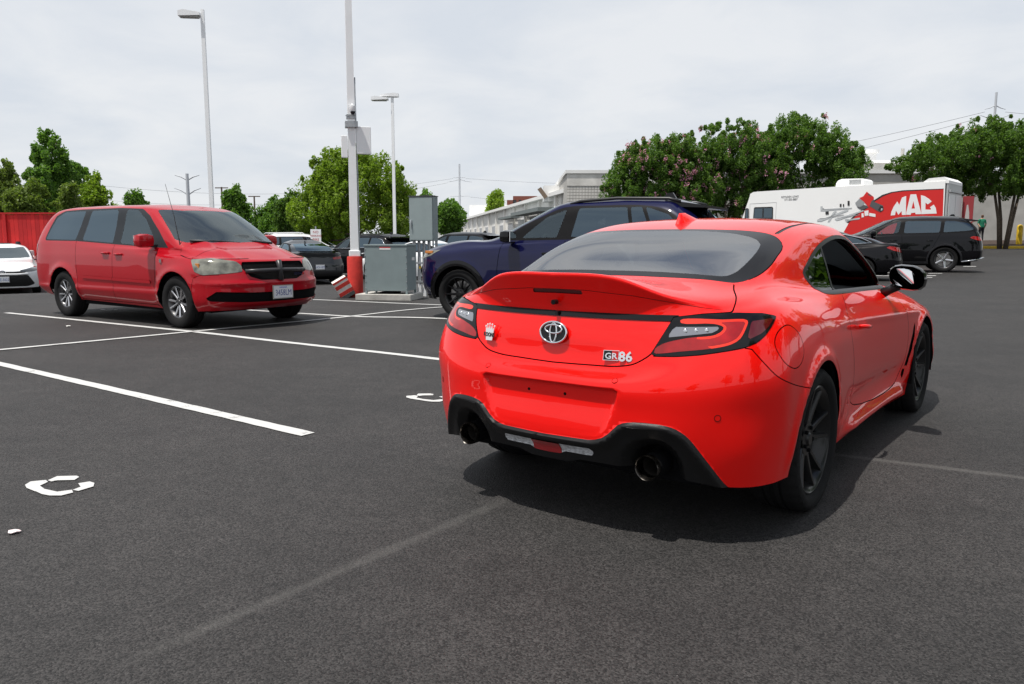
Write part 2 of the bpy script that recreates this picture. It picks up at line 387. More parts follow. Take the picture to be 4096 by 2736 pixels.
# ------------------------------------------------------------------ painted markings: thin worn sheets that follow the ground
def paint_mat():
    m = bpy.data.materials.new('road_paint'); m.use_nodes = True; nt = m.node_tree; N = nt.nodes.new; L = nt.links.new; b = nt.nodes['Principled BSDF']
    tc = N('ShaderNodeTexCoord'); n = N('ShaderNodeTexNoise'); n.inputs['Scale'].default_value = 90; n.inputs['Detail'].default_value = 5; L(tc.outputs['Object'], n.inputs[0])
    n2 = N('ShaderNodeTexNoise'); n2.inputs['Scale'].default_value = 6; n2.inputs['Detail'].default_value = 4; L(tc.outputs['Object'], n2.inputs[0])
    ad = N('ShaderNodeMath'); ad.operation = 'MULTIPLY'; L(n.outputs[0], ad.inputs[0]); L(n2.outputs[0], ad.inputs[1])
    r = N('ShaderNodeValToRGB'); r.color_ramp.elements[0].position = .11; r.color_ramp.elements[0].color = (.12, .12, .118, 1); r.color_ramp.elements[1].position = .17; r.color_ramp.elements[1].color = (.50, .50, .49, 1)
    L(ad.outputs[0], r.inputs[0]); L(r.outputs[0], b.inputs['Base Color']); b.inputs['Roughness'].default_value = .7
    bp = N('ShaderNodeBump'); bp.inputs['Strength'].default_value = .5; bp.inputs['Distance'].default_value = .004; L(n.outputs[0], bp.inputs['Height']); L(bp.outputs[0], b.inputs['Normal'])
    return m
M_PAINT = paint_mat()
def stripe(pts, w, label, name='bay_line', z=.005, mat=None):
    """painted line along pts (x, y), edges slightly wavering"""
    P = np.array(pts, float); seg = []
    for a, b in zip(P[:-1], P[1:]):
        n = max(2, int(np.linalg.norm(b-a)/.12)); seg += [a+(b-a)*k/n for k in range(n)]
    seg.append(P[-1]); seg = np.array(seg); T = np.gradient(seg, axis=0); T /= np.linalg.norm(T, axis=1, keepdims=True); Nn = np.stack([-T[:, 1], T[:, 0]], 1)
    jit = np.array([[rnd.uniform(-.004, .004), rnd.uniform(-.004, .004)] for _ in seg])
    A = seg+Nn*(w/2+jit[:, :1]); B = seg-Nn*(w/2+jit[:, 1:])
    V = [(a[0], a[1], gz(*a)+z) for a in A]+[(b[0], b[1], gz(*b)+z) for b in B]; n = len(seg)
    o = mk(name, V, [(i, n+i, n+i+1, i+1) for i in range(n-1)], mat or M_PAINT)
    o['kind'] = 'structure'
    return o
def ground_poly(name, outline, M, mat=None, z=.005):
    """flat painted figure; outline list of closed 2-D quads strips"""
    mb = MB()
    for q in outline: mb.add([(p[0], p[1], gz(*p)+z) for p in [tuple(M @ Vector((u, v, 0)))[:2] for u, v in q]], [tuple(range(len(q)))])
    o = mb.build(name, mat or M_PAINT); o['kind'] = 'structure'; return o
stripe([(-5.9, 8.2), (-5.02, 7.55), (-3.2, 6.20), (-1.27, 4.745)], .105, 'wide white bay line nearest the camera')
stripe([(-8.5, 13.06), (-4.09, 10.17), (-2.4, 8.98), (-.79, 7.83), (1.2, 6.45)], .10, '')
stripe([(-7.0, 6.92), (-5.65, 8.53), (-3.55, 11.05), (-1.2, 13.88), (.6, 16.05)], .095, '', z=.009)
stripe([(-4.6, 13.52), (-3.4, 12.8), (-.88, 11.31), (1.5, 9.9)], .10, '')
stripe([(-5.2, 16.6), (-3.99, 15.95), (-1.54, 14.62), (.3, 13.55)], .10, '')
# far bay lines on the right
for (x0, y0, x1, y1) in ((13.9, 30.4, 17.28, 29.16), (11.0, 26.26, 14.42, 25.7), (10.2, 25.8, 13.21, 24.37), (9.0, 23.6, 10.6, 22.95)):
    stripe([(x0, y0), (x1, y1)], .12, '')
for (x0, y0, x1, y1) in ((16.07, 28.59, 16.5, 28.45), (13.33, 25.05, 13.7, 24.91), (12.72, 24.02, 12.88, 23.96)):
    stripe([(x0, y0), (x1, y1)], .12, '', 'stencilled_mark')
# stencilled bay letters (two curved strokes each)
def letter(c, ang, s=1.):
    M = Matrix.Translation((c[0], c[1], 0)) @ Matrix.Rotation(ang, 4, 'Z') @ Matrix.Diagonal((s, s, 1, 1))
    ground_poly('stencilled_letter', [[(-.136, .009), (-.171, .07), (-.098, .131), (-.066, .13), (-.033, .09), (-.097, .037), (-.101, .011)], [(-.149, -.091), (-.186, -.05), (-.15, .006), (-.108, -.002), (-.076, -.054), (-.001, -.065), (-.001, -.108), (-.091, -.108)],
        [(-.003, -.106), (.001, -.064), (.092, -.049), (.119, .006), (.166, -.01), (.166, -.065), (.121, -.097), (.069, -.108)], [(.123, .008), (.106, .054), (.039, .074), (.055, .122), (.099, .124), (.151, .093), (.162, .016)]], M)
letter((-2.232, 3.718), -.62); letter((-.64, 5.885), -.62); letter((-7.05, 13.6), -.62, .9)
# sheet of paper scrap and small chips lying on the asphalt
def scrap(px, label, r, h, mat, seed):
    q = random.Random(seed); mb = MB(); n = 9
    V = [(px[0]+r*q.uniform(.6, 1.1)*math.cos(2*math.pi*k/n), px[1]+r*q.uniform(.5, .9)*math.sin(2*math.pi*k/n), gz(*px)+.006+q.uniform(0, h)) for k in range(n)]
    V += [(v[0], v[1], v[2]-.003) for v in V]+[(px[0], px[1], gz(*px)+.006+h)]
    F = [(k, (k+1) % n, 2*n) for k in range(n)]+[(k, n+k, n+(k+1) % n, (k+1) % n) for k in range(n)]
    o = mb.add(V, F).build('litter', mat); return tag(o, label, 'litter')
scrap((-2.06, 3.10), 'crumpled white paper scrap with pink print lying on the asphalt', .030, .007, pbr('scrap_paper', (.7, .6, .6), .8, var=.25, vscale=18), 3)
scrap((-6.2, 10.85), 'tiny white chip on the asphalt in front of the maroon van', .035, .02, pbr('chip_white', (.75, .74, .70), .8), 4)
# ------------------------------------------------------------------ trees
def leaf_mat(name, c, c2, trans=.5):
    m = bpy.data.materials.new(name); m.use_nodes = True; nt = m.node_tree; N = nt.nodes.new; L = nt.links.new; nt.nodes.clear()
    o = N('ShaderNodeOutputMaterial'); d = N('ShaderNodeBsdfPrincipled'); t = N('ShaderNodeBsdfTranslucent'); mx = N('ShaderNodeMixShader'); g = N('ShaderNodeNewGeometry')
    r = N('ShaderNodeValToRGB'); r.color_ramp.elements[0].color = (*c, 1); r.color_ramp.elements[1].color = (*c2, 1); L(g.outputs['Random Per Island'], r.inputs[0])
    L(r.outputs[0], d.inputs['Base Color']); d.inputs['Roughness'].default_value = .5; d.inputs['Specular IOR Level'].default_value = .3
    ml = N('ShaderNodeVectorMath'); ml.operation = 'MULTIPLY'; ml.inputs[1].default_value = (1.25, 1.35, .6); L(r.outputs[0], ml.inputs[0]); L(ml.outputs[0], t.inputs[0])
    mx.inputs[0].default_value = trans; L(d.outputs[0], mx.inputs[1]); L(t.outputs[0], mx.inputs[2]); L(mx.outputs[0], o.inputs[0])
    return m
M_BARK = pbr('bark', (.11, .085, .065), .9, var=.4, vscale=14, bump=.8, bscale=30)
LEAF = {'lime': leaf_mat('leaf_fresh_green', (.12, .21, .016), (.26, .36, .05)), 'deep': leaf_mat('leaf_deep_green', (.07, .16, .026), (.16, .28, .055)),
        'myrtle': leaf_mat('leaf_myrtle', (.06, .135, .024), (.15, .25, .05)), 'olive': leaf_mat('leaf_olive', (.10, .16, .03), (.20, .26, .065)), 'dark': leaf_mat('leaf_dark', (.055, .125, .022), (.14, .23, .045))}
M_PINK = leaf_mat('blossom_pink', (.50, .20, .34), (.72, .38, .52), .3)
def quads_mesh(name, C, U, W, mat, parent):
    """leaf quads: centre C, half axes U, W"""
    n = len(C); V = np.empty((n, 4, 3), np.float32); V[:, 0] = C-U; V[:, 1] = C+W; V[:, 2] = C+U; V[:, 3] = C-W
    me = bpy.data.meshes.new(name); me.vertices.add(4*n); me.vertices.foreach_set('co', V.ravel()); me.loops.add(4*n); me.loops.foreach_set('vertex_index', np.arange(4*n, dtype=np.int32))
    me.polygons.add(n); me.polygons.foreach_set('loop_start', np.arange(0, 4*n, 4, dtype=np.int32)); me.polygons.foreach_set('loop_total', np.full(n, 4, np.int32)); me.update(); me.validate()
    me.materials.append(mat); o = bpy.data.objects.new(name, me); col.objects.link(o); o.parent = parent; return o
def tree(pos, lobes, label, leaf='deep', trunk=(.14, 2.), clumps=240, per=70, size=.13, seed=1, group=None, blossom=0, stems=1, clump_r=.42, name='tree', flat=.0, hide_trunk=False):
    """lobes: (x, y, z, rx, ry, rz) ellipsoids relative to the foot"""
    rg = np.random.default_rng(seed); x, y = pos; t = thing(name, label, 'tree', (x, y, gz(x, y)), 0, group)
    lobes = np.array(lobes, float); vol = np.cbrt(lobes[:, 3]*lobes[:, 4]*lobes[:, 5])**2; pr = vol/vol.sum()
    cc = []; cs = []
    while len(cc) < clumps:
        l = lobes[rg.choice(len(lobes), p=pr)]; d = rg.normal(size=3); d /= np.linalg.norm(d)
        if rg.random() < .74: r = rg.uniform(.3, 1.0)**.5; k = rg.uniform(.55, 1.25)
        else: r = rg.uniform(.94, 1.09); k = rg.uniform(.22, .55)        # short outer sprigs
        p = l[:3]+d*l[3:]*r
        if p[2] > trunk[1]*.55: cc.append(p); cs.append(k)
    cc = np.array(cc); cr_ = np.array(cs)*clump_r
    idx = np.repeat(np.arange(clumps), per); n = len(idx)
    d = rg.normal(size=(n, 3)); d /= np.linalg.norm(d, axis=1, keepdims=True); d *= np.array([.8, .8, 1.15])
    C = cc[idx]+d*(cr_[idx]*rg.uniform(.25, 1., n)**.5)[:, None]
    U = rg.normal(size=(n, 3)); U /= np.linalg.norm(U, axis=1, keepdims=True); Q = rg.normal(size=(n, 3)); W = np.cross(U, Q); W /= np.linalg.norm(W, axis=1, keepdims=True)
    s = size*rg.uniform(.6, 1.3, n)[:, None]
    quads_mesh('crown', C, U*s, W*s*.55, LEAF[leaf], t)['kind'] = 'stuff'
    if blossom:
        k = rg.choice(clumps, blossom); top = cc[k]; out = rg.normal(size=(blossom, 3)); out[:, 1] -= .9; out[:, 2] += .2; out /= np.linalg.norm(out, axis=1, keepdims=True)
        bc = top+out*(cr_[k]*1.02)[:, None]; id2 = np.repeat(np.arange(blossom), 18); m = len(id2)
        C2 = bc[id2]+rg.normal(size=(m, 3))*np.array([.055, .055, .085]); U = rg.normal(size=(m, 3)); U /= np.linalg.norm(U, axis=1, keepdims=True); W = np.cross(U, rg.normal(size=(m, 3))); W /= np.linalg.norm(W, axis=1, keepdims=True)
        quads_mesh('blossom', C2, U*.045, W*.035, M_PINK, t)['kind'] = 'stuff'
    # trunk and limbs
    mb = MB(); r0, h = trunk
    for sidx in range(stems):
        a = 2*math.pi*sidx/max(1, stems)+seed; off = 0 if stems == 1 else .18
        bx, by = off*math.cos(a), off*math.sin(a); lean = .0 if stems == 1 else .55
        top = (bx+lean*math.cos(a), by+lean*math.sin(a), h)
        mb.tube([(bx, by, -.1), (bx+(top[0]-bx)*.4+.04, by+(top[1]-by)*.4, h*.5), top], [r0*1.15, r0*.9, r0*.7], 8)
        for k in range(max(3, 9//stems)):
            c = cc[rg.integers(clumps)]; m1 = ((top[0]+c[0])/2+rg.uniform(-.2, .2), (top[1]+c[1])/2+rg.uniform(-.2, .2), (h+c[2])/2-.15)
            mb.tube([(top[0], top[1], h-.05), m1, tuple(c)], [r0*.5, r0*.3, r0*.1], 6)
    mb.build('trunk', M_BARK, t, True)
    return t
def lobes_auto(w, h, z0, n, seed, depth=None):
    q = random.Random(seed); L = []
    for i in range(n):
        a = q.uniform(0, 2*math.pi); rr = q.uniform(.2, .62); zz = z0+h*(.25+.6*q.random())
        k = 1-.45*abs((zz-z0)/h-.45)*2
        L.append((w/2*rr*math.cos(a)*k, (depth or w)/2*rr*math.sin(a)*k, zz, w*.26*q.uniform(.8, 1.2)*k, (depth or w)*.26*k, h*.24*q.uniform(.8, 1.2)))
    return L
def at(px, D):           # ground point seen at picture column px (0..1024), D metres ahead
    return ((px-512)/780*D/1.0084, D)
def zpx(v, D):           # height seen at picture row v at distance D
    Y = (v-342)/CAM_F; c, s = math.cos(CAM_PITCH), math.sin(CAM_PITCH); return CAM_H+D*(-s-c*Y)/(c-s*Y)
# ------------------------------------------------------------------ trees: centre, left, right, far
x, y = at(357, 40)
tree((x, y), [(-1.7, 0, 2.6, 1.7, 1.6, 1.3), (1.8, .3, 2.7, 1.6, 1.5, 1.4), (0, 0, 3.6, 2.2, 2.0, 1.8), (-1.5, 0, 3.9, 1.3, 1.3, 1.1), (-.9, .2, 4.9, 1.3, 1.3, .95), (1.1, -.2, 4.7, 1.4, 1.3, 1.1), (-2.1, .2, 1.5, 1.0, 1.0, .6), (2.3, -.4, 3.6, .9, 1.0, .8), (-.2, .2, 5.35, .9, .9, .55)],
     'bright green round tree behind the white square pole', 'lime', (.16, 1.6), 860, 110, .065, 11, clump_r=.34)
def bgtree(px, D, top, wpx, leaf, seed, label, clumps=150, per=60, size=None, z0=None, n=9, group='trees along the back of the car park', **k):
    x, y = at(px, D); w = wpx/780*D; zt = zpx(top, D)-gz(x, y); z0 = zt*.18 if z0 is None else z0
    return tree((x, y), lobes_auto(w, zt-z0, z0, n, seed), label, leaf, (.05*zt**.7, z0+(zt-z0)*.35), int(clumps*1.6), int(per*1.3), size or D*.0019, seed, group, clump_r=D*.0072, **k)
bgtree(57, 62, 141, 74, 'deep', 21, 'tall dark green tree at left with three pointed tops', 260, 80, n=12)
bgtree(97, 50, 176, 42, 'lime', 22, 'lighter green pointed tree just behind the maroon van roof', 150, 70)
bgtree(30, 48, 182, 70, 'olive', 23, 'broad olive green shrubby tree above the red fence', 200, 70)
bgtree(4, 55, 165, 46, 'olive', 24, 'olive green tree cut by the left edge of the picture', 150, 70)
bgtree(76, 46, 186, 46, 'olive', 25, 'low olive bushy tree between the red fence and the van', 130, 70)
bgtree(139, 85, 197, 26, 'deep', 26, 'small round tree peeping over the maroon van roof', 90, 60)
bgtree(236, 62, 193, 34, 'deep', 27, 'small green tree right of the tall light pole', 120, 60)
bgtree(272, 58, 203, 44, 'deep', 28, 'green tree behind the white estate car roof', 140, 65)
bgtree(292, 52, 198, 44, 'dark', 29, 'dark green tree at the left of the bright round tree', 140, 65)
bgtree(318, 50, 214, 48, 'dark', 30, 'dark low tree under the left side of the bright round tree', 140, 65)
bgtree(392, 70, 205, 40, 'olive', 31, 'yellowish green tree seen under the bright round tree', 110, 60)
bgtree(447, 95, 196, 40, 'deep', 32, 'dark green tree right of the grey electrical cabinet', 150, 60)
bgtree(428, 110, 190, 20, 'deep', 33, 'thin topped tree beside the electrical cabinet', 70, 50)
bgtree(499, 150, 193, 26, 'lime', 34, 'far yellow green tree above the long white building', 90, 50)
bgtree(340, 56, 218, 50, 'dark', 36, 'dark tree directly behind the white pole', 120, 60)
# pink-flowering myrtles on the right
def myrtle(px, D, top, wpx, label, seed, blossom, clumps=300, lift=1.4, per=85, leaf='myrtle'):
    x, y = at(px, D); w = wpx/780*D; zt = zpx(top, D)-gz(x, y); h = zt-lift; q = random.Random(seed); L = []
    for i in range(9):
        a = math.pi*(i+.5)/9; L.append((w*.33*math.cos(a), q.uniform(-.8, .8), lift+h*(.40+.34*math.sin(a)), w*.185*q.uniform(.85, 1.15), w*.20, h*.22*q.uniform(.85, 1.2)))
    L += [(q.uniform(-.25, .25)*w, 0, lift+h*.35, w*.22, w*.22, h*.25) for _ in range(3)]
    return tree((x, y), L, label, leaf, (.09, lift+h*.22), int(clumps*2.3), int(per*1.8), .064, seed, 'pink flowering myrtles beyond the truck', blossom, 4, clump_r=.33)
myrtle(660, 46, 131, 118, 'leftmost pink flowering myrtle, in full bloom beside the block wall', 41, 330, 330)
myrtle(726, 47, 118, 122, 'middle myrtle with pink blooms behind the blue car roof', 42, 190, 340)
myrtle(797, 48, 112, 124, 'tall myrtle with few blooms behind the front of the tool truck', 43, 70, 380)
myrtle(1003, 43, 116, 214, 'dark green myrtle at the right picture edge behind the truck tail', 44, 26, 480, 2.2, 90, 'dark')
# trees behind the camera, seen only as reflections in paint and glass
for i, (x, y, h, w) in enumerate(((-16, -26, 9, 8), (-5, -30, 8, 8), (7, -27, 10, 9), (17, -24, 8, 8), (26, -14, 9, 8), (11, 3, 9, 6.5), (16, 9.5, 9, 6), (9.5, -4, 8.5, 6), (22, 15.5, 9, 7), (20.5, 20.5, 9, 7), (28, 30, 9, 8))):
    tree((x, y), lobes_auto(w, h-1.5, 1.5, 8, 60+i), ['wide green tree', 'rounded green tree', 'tall green tree', 'leafy green tree', 'broad green tree', 'slim green tree', 'bushy green tree', 'dense green tree', 'shady green tree', 'lofty green tree', 'heavy green tree'][i]+' outside the picture, mirrored in the red paint', 'deep', (.2, 3.), 110, 40, .22, 60+i, 'trees behind the camera', clump_r=.7)
# ------------------------------------------------------------------ buildings
M_WALL = pbr('painted_block_wall', (.80, .785, .75), .85, var=.12, vscale=.8, bump=.3, bscale=6, det=8)
M_WALL2 = pbr('grey_block_wall', (.42, .41, .385), .9, var=.15, vscale=1.2)
M_WHITEB = pbr('white_cladding', (.78, .78, .77), .7, var=.05, vscale=.3)
M_DOCK = pbr('dock_shutter', (.33, .32, .30), .7); M_DARKGLASS = pbr('dark_window', (.03, .032, .035), .15)
M_AWN = pbr('grey_green_steel', (.16, .185, .185), .6); M_BRICK = pbr('red_brick', (.25, .085, .06), .9, var=.2, vscale=2); M_CONC = pbr('concrete', (.42, .41, .38), .9, var=.22, vscale=5, bump=.4, bscale=40)
def long_building():
    A = Vector((*at(568, 57), 0)); B = Vector((*at(434, 226), 0)); zA = zpx(193.0, 57); d = (B-A); ln = d.length; ux = d.normalized(); n = Vector((-ux.y, ux.x, 0))
    if n.y > 0 and n.x > 0: n = -n
    n = Vector((-abs(n.x), -abs(n.y), 0)) if n.x*n.y > 0 else n
    if n.x > 0: n = -n
    t = thing('long_building', 'long low white building with dock doors receding to the left', 'building', (A.x, A.y, 0), math.atan2(ux.y, ux.x))
    # local: x along facade away from the camera, y = into the building
    sgn = 1 if (Matrix.Rotation(math.atan2(ux.y, ux.x), 3, 'Z') @ Vector((0, 1, 0))).dot(n) < 0 else -1
    H = zA; b = MB(); b.box((0, 0, -.5), (ln, sgn*25, H)); b.build('wall', M_WALL, t)
    b = MB(); b.box((-.3, -sgn*.45, H), (ln, sgn*25, H+.28)); b.build('eaves', M_WHITEB, t)
    for k in range(20):
        x = 3.5+k*6.8
        b = MB(); b.box((x, -sgn*.22, -.4), (x+.45, -sgn*.002, H-.01)); b.build('pilaster', M_WALL, t)
    for k, (x, w, z0, z1, mt) in enumerate([(5.2, 3.6, .3, 3.3, M_DOCK), (11.6, 3.8, .3, 3.3, M_DOCK), (18.4, 3.6, .3, 3.2, M_DARKGLASS)]+[(25.4+6.8*j, 3.0, .8, 2.9, M_DARKGLASS) for j in range(14)]):
        b = MB(); b.box((x, -sgn*.06, z0), (x+w, -sgn*.002, z1)); o = b.build('dock_door' if k < 3 else 'window', mt, t)
        b = MB(); b.box((x-.12, -sgn*.12, z1), (x+w+.12, -sgn*.004, z1+.16)); b.build('lintel', M_WHITEB, o)
    b = MB(); b.box((3.9, -sgn*1.5, 3.45), (17.5, -sgn*.23, 3.75)); b.build('awning', M_AWN, t)
    b = MB(); b.box((20.0, -sgn*1.1, 3.4), (29, -sgn*.23, 3.62)); b.build('awning', M_AWN, t)
    return t
long_building()
def block(name, label, px0, px1, D, vtop, depth, mat, zb=-.5, cat='building', trim=None):
    x0, x1 = (px0-512)/780*D, (px1-512)/780*D; z1 = zpx(vtop, D); t = thing(name, label, cat, ((x0+x1)/2, D, 0))
    hw = (x1-x0)/2; b = MB(); b.box((-hw, 0, zb), (hw, depth, z1)); b.build('wall', mat, t)
    if trim: b = MB(); b.box((-hw-.1, -.12, z1), (hw+.1, depth, z1+.22)); b.build('coping', trim, t)
    return t, hw, z1
t, hw, z1 = block('block_building', 'pale block building with grey stained upper wall behind the myrtles', 566, 1130, 53.5, 173.5, 30, M_WALL2, trim=M_WHITEB)
# square tile courses of the lower wall, left of the flowering tree
zt_ = zpx(186, 53.5); M_TILE = pbr('glazed_tile', (.62, .60, .565), .6, var=.08, vscale=1.5)
for r in range(7):
    for c in range(23):
        s = .205; mk('tile', [(-hw+.02+c*s, -.02, zt_-(r+1)*s), (-hw+c*s+s-.015, -.02, zt_-(r+1)*s), (-hw+c*s+s-.015, -.02, zt_-r*s-.035), (-hw+.02+c*s, -.02, zt_-r*s-.035), (-hw+.02+c*s, -.001, zt_-(r+1)*s), (-hw+c*s+s-.015, -.001, zt_-(r+1)*s), (-hw+c*s+s-.015, -.001, zt_-r*s-.035), (-hw+.02+c*s, -.001, zt_-r*s-.035)], [(0, 1, 2, 3), (0, 4, 5, 1), (1, 5, 6, 2), (2, 6, 7, 3), (3, 7, 4, 0)], M_TILE, t)
b = MB(); b.box((-hw, -.05, zt_+.01), (-hw+9.5, -.003, z1-.02)); b.build('rendered_panel', pbr('stained_render', (.66, .645, .61), .9, var=.3, vscale=.9, bump=.5, bscale=9), t)
b = MB(); b.box((hw-14, 3, z1), (hw-13.1, 3.9, z1+1.4)); b.build('roof_vent', M_CONC, t)
t, hw, z1 = block('upper_storey', 'grey flat roofed upper storey seen between the two dark trees', 846, 960, 66, 163, 14, M_WALL2, trim=M_WHITEB)
b = MB(); b.cyl((-2.6, 2, z1), (-2.6, 2, z1+1.0), .55, n=18); b.cyl((-2.6, 2, z1+1.0), (-2.6, 2, z1+1.25), .75, n=18); b.build('roof_cowl', M_WHITEB, t)
b = MB(); b.cyl((0.2, 2, z1), (.2, 2, z1+1.4), .14, n=10); b.build('vent_pipe', M_CONC, t)
for k in range(3):
    b = MB(); b.box((-hw, -.10, z1-1.1-k*1.0), (hw, -.004, z1-1.0-k*1.0)); b.build('string_course', M_AWN, t)
block('white_store', 'plain white box building behind the long white building', 470, 513, 175, 205, 20, M_WHITEB)
t, hw, z1 = block('white_store', 'low white roof hump left of the long white building', 437, 476, 150, 228, 20, M_WHITEB)
t, hw, z1 = block('brick_tower', 'small red brick block far behind the white store', 513, 537, 330, 196, 15, M_BRICK)
for k in range(5):
    b = MB(); x = -hw+.8+k*(2*hw-1.6)/4; b.box((x-.55, -.08, z1-3.4), (x+.55, -.003, z1-1.6)); b.build('window', M_DARKGLASS, t)
block('brick_tower', 'lower red brick wing at the left of the far brick block', 507, 514, 330, 200, 12, M_BRICK)
x, y = at(553, 62); t = thing('roof_unit', 'white rooftop housing with a tilted brown panel beside the block wall', 'roof unit', (x, y, zpx(191, 62)))
b = MB(); b.box((-.75, 0, -.8), (1.0, 2, .42)); b.build('housing', M_WHITEB, t)
b = MB(); b.prism([(-1.25, .12), (-.98, .30), (-.45, -.42), (-.70, -.60)], lambda u, v, w: (u, w, v), -.15); b.build('panel', pbr('brown_panel', (.20, .15, .11), .8), t)
# shop front at the far right, wall colour darkened to carry the tree shade
t, hw, z1 = block('shop_front', 'dim brown shop front under the right hand tree', 950, 1060, 54.6, 192, 1., pbr('tree_shaded_shop_wall', (.07, .052, .036), .85, var=.2, vscale=2.), trim=M_AWN)
for k in range(5):
    b = MB(); b.box((-hw+.4+k*1.55, -.06, .9), (-hw+1.5+k*1.55, -.004, 3.3)); b.build('shutter', pbr('shutter_slats', (.05, .04, .03), .7), t)
# ------------------------------------------------------------------ red fence at the left
def fence():
    D = 27.; x0, x1 = (-60-512)/780*D, (62-512)/780*D; t = thing('board_fence', 'tall red painted wooden board fence behind the white saloon', 'fence', (x0, D, gz(x0, D)-.1)); H = zpx(214, D)-gz(x0, D)+.1
    m = [pbr('fence_red_%d' % k, c, .75, var=.15, vscale=3) for k, c in enumerate(((.46, .012, .014), (.40, .01, .012), (.52, .016, .016)))]
    n = int((x1-x0)/.145)
    for k in range(n):
        b = MB(); b.box((k*.145, 0, 0), (k*.145+.138, .025, H-rnd.uniform(0, .02))); b.build('board', m[rnd.randrange(3)], t)
    b = MB(); b.box((0, -.04, H), (x1-x0, .07, H+.05)); b.build('top_rail', m[1], t)
    for k in range(0, n, 17):
        b = MB(); b.box((k*.145-.05, -.075, 0), (k*.145+.05, -.002, H-.01)); b.build('post', m[1], t)
    # pale strips coloured to stand for daylight between lower boards
    for k in range(n-16, n-2, 2):
        b = MB(); b.box((k*.145+.136, -.004, .55), (k*.145+.150, .03, 1.35)); b.build('daylight_strip', pbr('painted_daylight', (.55, .42, .38), .8), t)
fence()
x, y = at(8, 26.4); t = thing('parked_trailer', 'plain white trailer box between red fence and white saloon', 'trailer', (x, y, gz(x, y)))
b = MB(); b.box((-2.6, 0, .45), (.62, .4, 1.22), .04); b.build('body', M_WHITEB, t); b = MB(); b.box((-2.6, -.012, .70), (.6, -.002, .78)); b.build('stripe', pbr('trailer_red', (.5, .02, .02), .6), t)
b = MB(); b.cyl((.30, .05, 1.21), (.30, .05, 1.42), .04, n=8); b.cyl((.30, .05, 1.42), (.30, .05, 1.52), .09, .06, n=10); b.build('valve', M_SATIN if 'M_SATIN' in globals() else pbr('satin_black_trim', (.016, .016, .018), .4), t)
# ------------------------------------------------------------------ poles
M_POLE = pbr('white_pole_paint', (.86, .87, .88), .45, var=.03, vscale=3); M_GALV = pbr('galvanised', (.42, .44, .46), .45, metal=.6, var=.15, vscale=12)
def square_pole(t, w0, w1, h, z0=0.):
    b = MB(); V = [(-w0, -w0, z0), (w0, -w0, z0), (w0, w0, z0), (-w0, w0, z0), (-w1, -w1, h), (w1, -w1, h), (w1, w1, h), (-w1, w1, h)]
    b.add(V, [(3, 2, 1, 0), (4, 5, 6, 7), (0, 1, 5, 4), (1, 2, 6, 5), (2, 3, 7, 6), (3, 0, 4, 7)]); return b.build('pole', M_POLE, t)
def head(t, x0, x1, z, y=.16):
    b = MB(); b.prism([(x0, -.02), (x1, -.05), (x1, .09), (x0+(x1-x0)*.75, .13), (x0, .06)], lambda u, v, w: (u, -y+w, z+v), 2*y); o = b.build('lamp_head', M_POLE, t)
    c = MB(); lo, hi = sorted((x0+(x1-x0)*.1, x1-(x1-x0)*.1)); c.box((lo, -y+.03, z-.06), (hi, y-.03, z-.045)); c.build('lamp_glass', pbr('lamp_lens', (.5, .5, .48), .3), o)
D = 24; x, y = at(213.5, D); h = zpx(11.5, D)
t = thing('light_pole', 'tall white square light pole with one lamp head, behind the maroon van', 'light pole', (x, y, gz(x, y)), -.0)
square_pole(t, .062, .05, h-gz(x, y)+.05); head(t, -.05, -.66, h-gz(x, y)-.12)
t.rotation_euler = (0, R(-.0), .12)
D = 38; x, y = at(395, D); h = zpx(95.5, D)
t = thing('light_pole', 'distant light pole with two lamp heads behind the bright round tree', 'light pole', (x, y, gz(x, y)))
square_pole(t, .075, .06, h-gz(x, y)); head(t, -.2, -.98, h-gz(x, y)-.18, .2); head(t, -.55, .30, h-gz(x, y)-.02, .12)
# the pole with red concrete foot
D = 16.9; x, y = at(354.3, D); zt = 8.4
t = thing('camera_pole', 'white square pole on a red round concrete foot, carrying cameras', 'pole', (x, y, gz(x, y)), .25)
b = MB(); n = 28; b.lathe([(0, 0), (.165, 0), (.165, .85), (.155, .875), (0, .875)], n=n, axis='z'); b.build('concrete_foot', pbr('red_painted_concrete', (.50, .030, .022), .8, var=.22, vscale=6, bump=.5, bscale=25), t, 40)
b = MB(); b.box((-.115, -.115, .876), (.115, .115, 1.0), .012); b.build('base_cover', M_POLE, t)
square_pole(t, .084, .06, zt, 1.0)
b = MB(); b.tube([(.10, -.03, .95), (.095, -.03, 1.1), (.11, -.03, 1.6), (.10, -.02, 3.), (.092, -.02, 4.6)], .014, 8); b.tube([(.10, -.03, .95), (.16, -.05, .93), (.24, -.06, .95)], .014, 8); b.build('conduit', M_GALV, t, True)
zc = zpx(116, D)-gz(x, y)
b = MB(); b.box((-.10, -.10, zc-.06), (.10, .10, zc+.02)); b.box((-.12, -.11, zc-.02), (-.04, -.10, zc+.0)); b.build('bracket', M_GALV, t)
b = MB(); b.box((-.13, -.13, zc-.24), (.13, .13, zc-.12)); b.build('clamp', M_GALV, t)
b = MB(); b.lathe([(0, -.06), (.05, -.05), (.066, 0), (.066, .06), (0, .065)], (.03, -.17, zc+.12), 'z', 18); b.tube([(0, -.07, zc+.14), (.02, -.12, zc+.22), (.03, -.17, zc+.19)], .018, 8); o = b.build('security_camera', M_POLE, t, 40)
b = MB(); b.lathe([(0, -.062), (.035, -.055), (.05, -.02), (.05, 0)], (.03, -.17, zc+.065), 'z', 16); b.build('camera_dome', pbr('smoked_dome', (.02, .02, .025), .1), o, True)
zb = zpx(141, D)-gz(x, y)
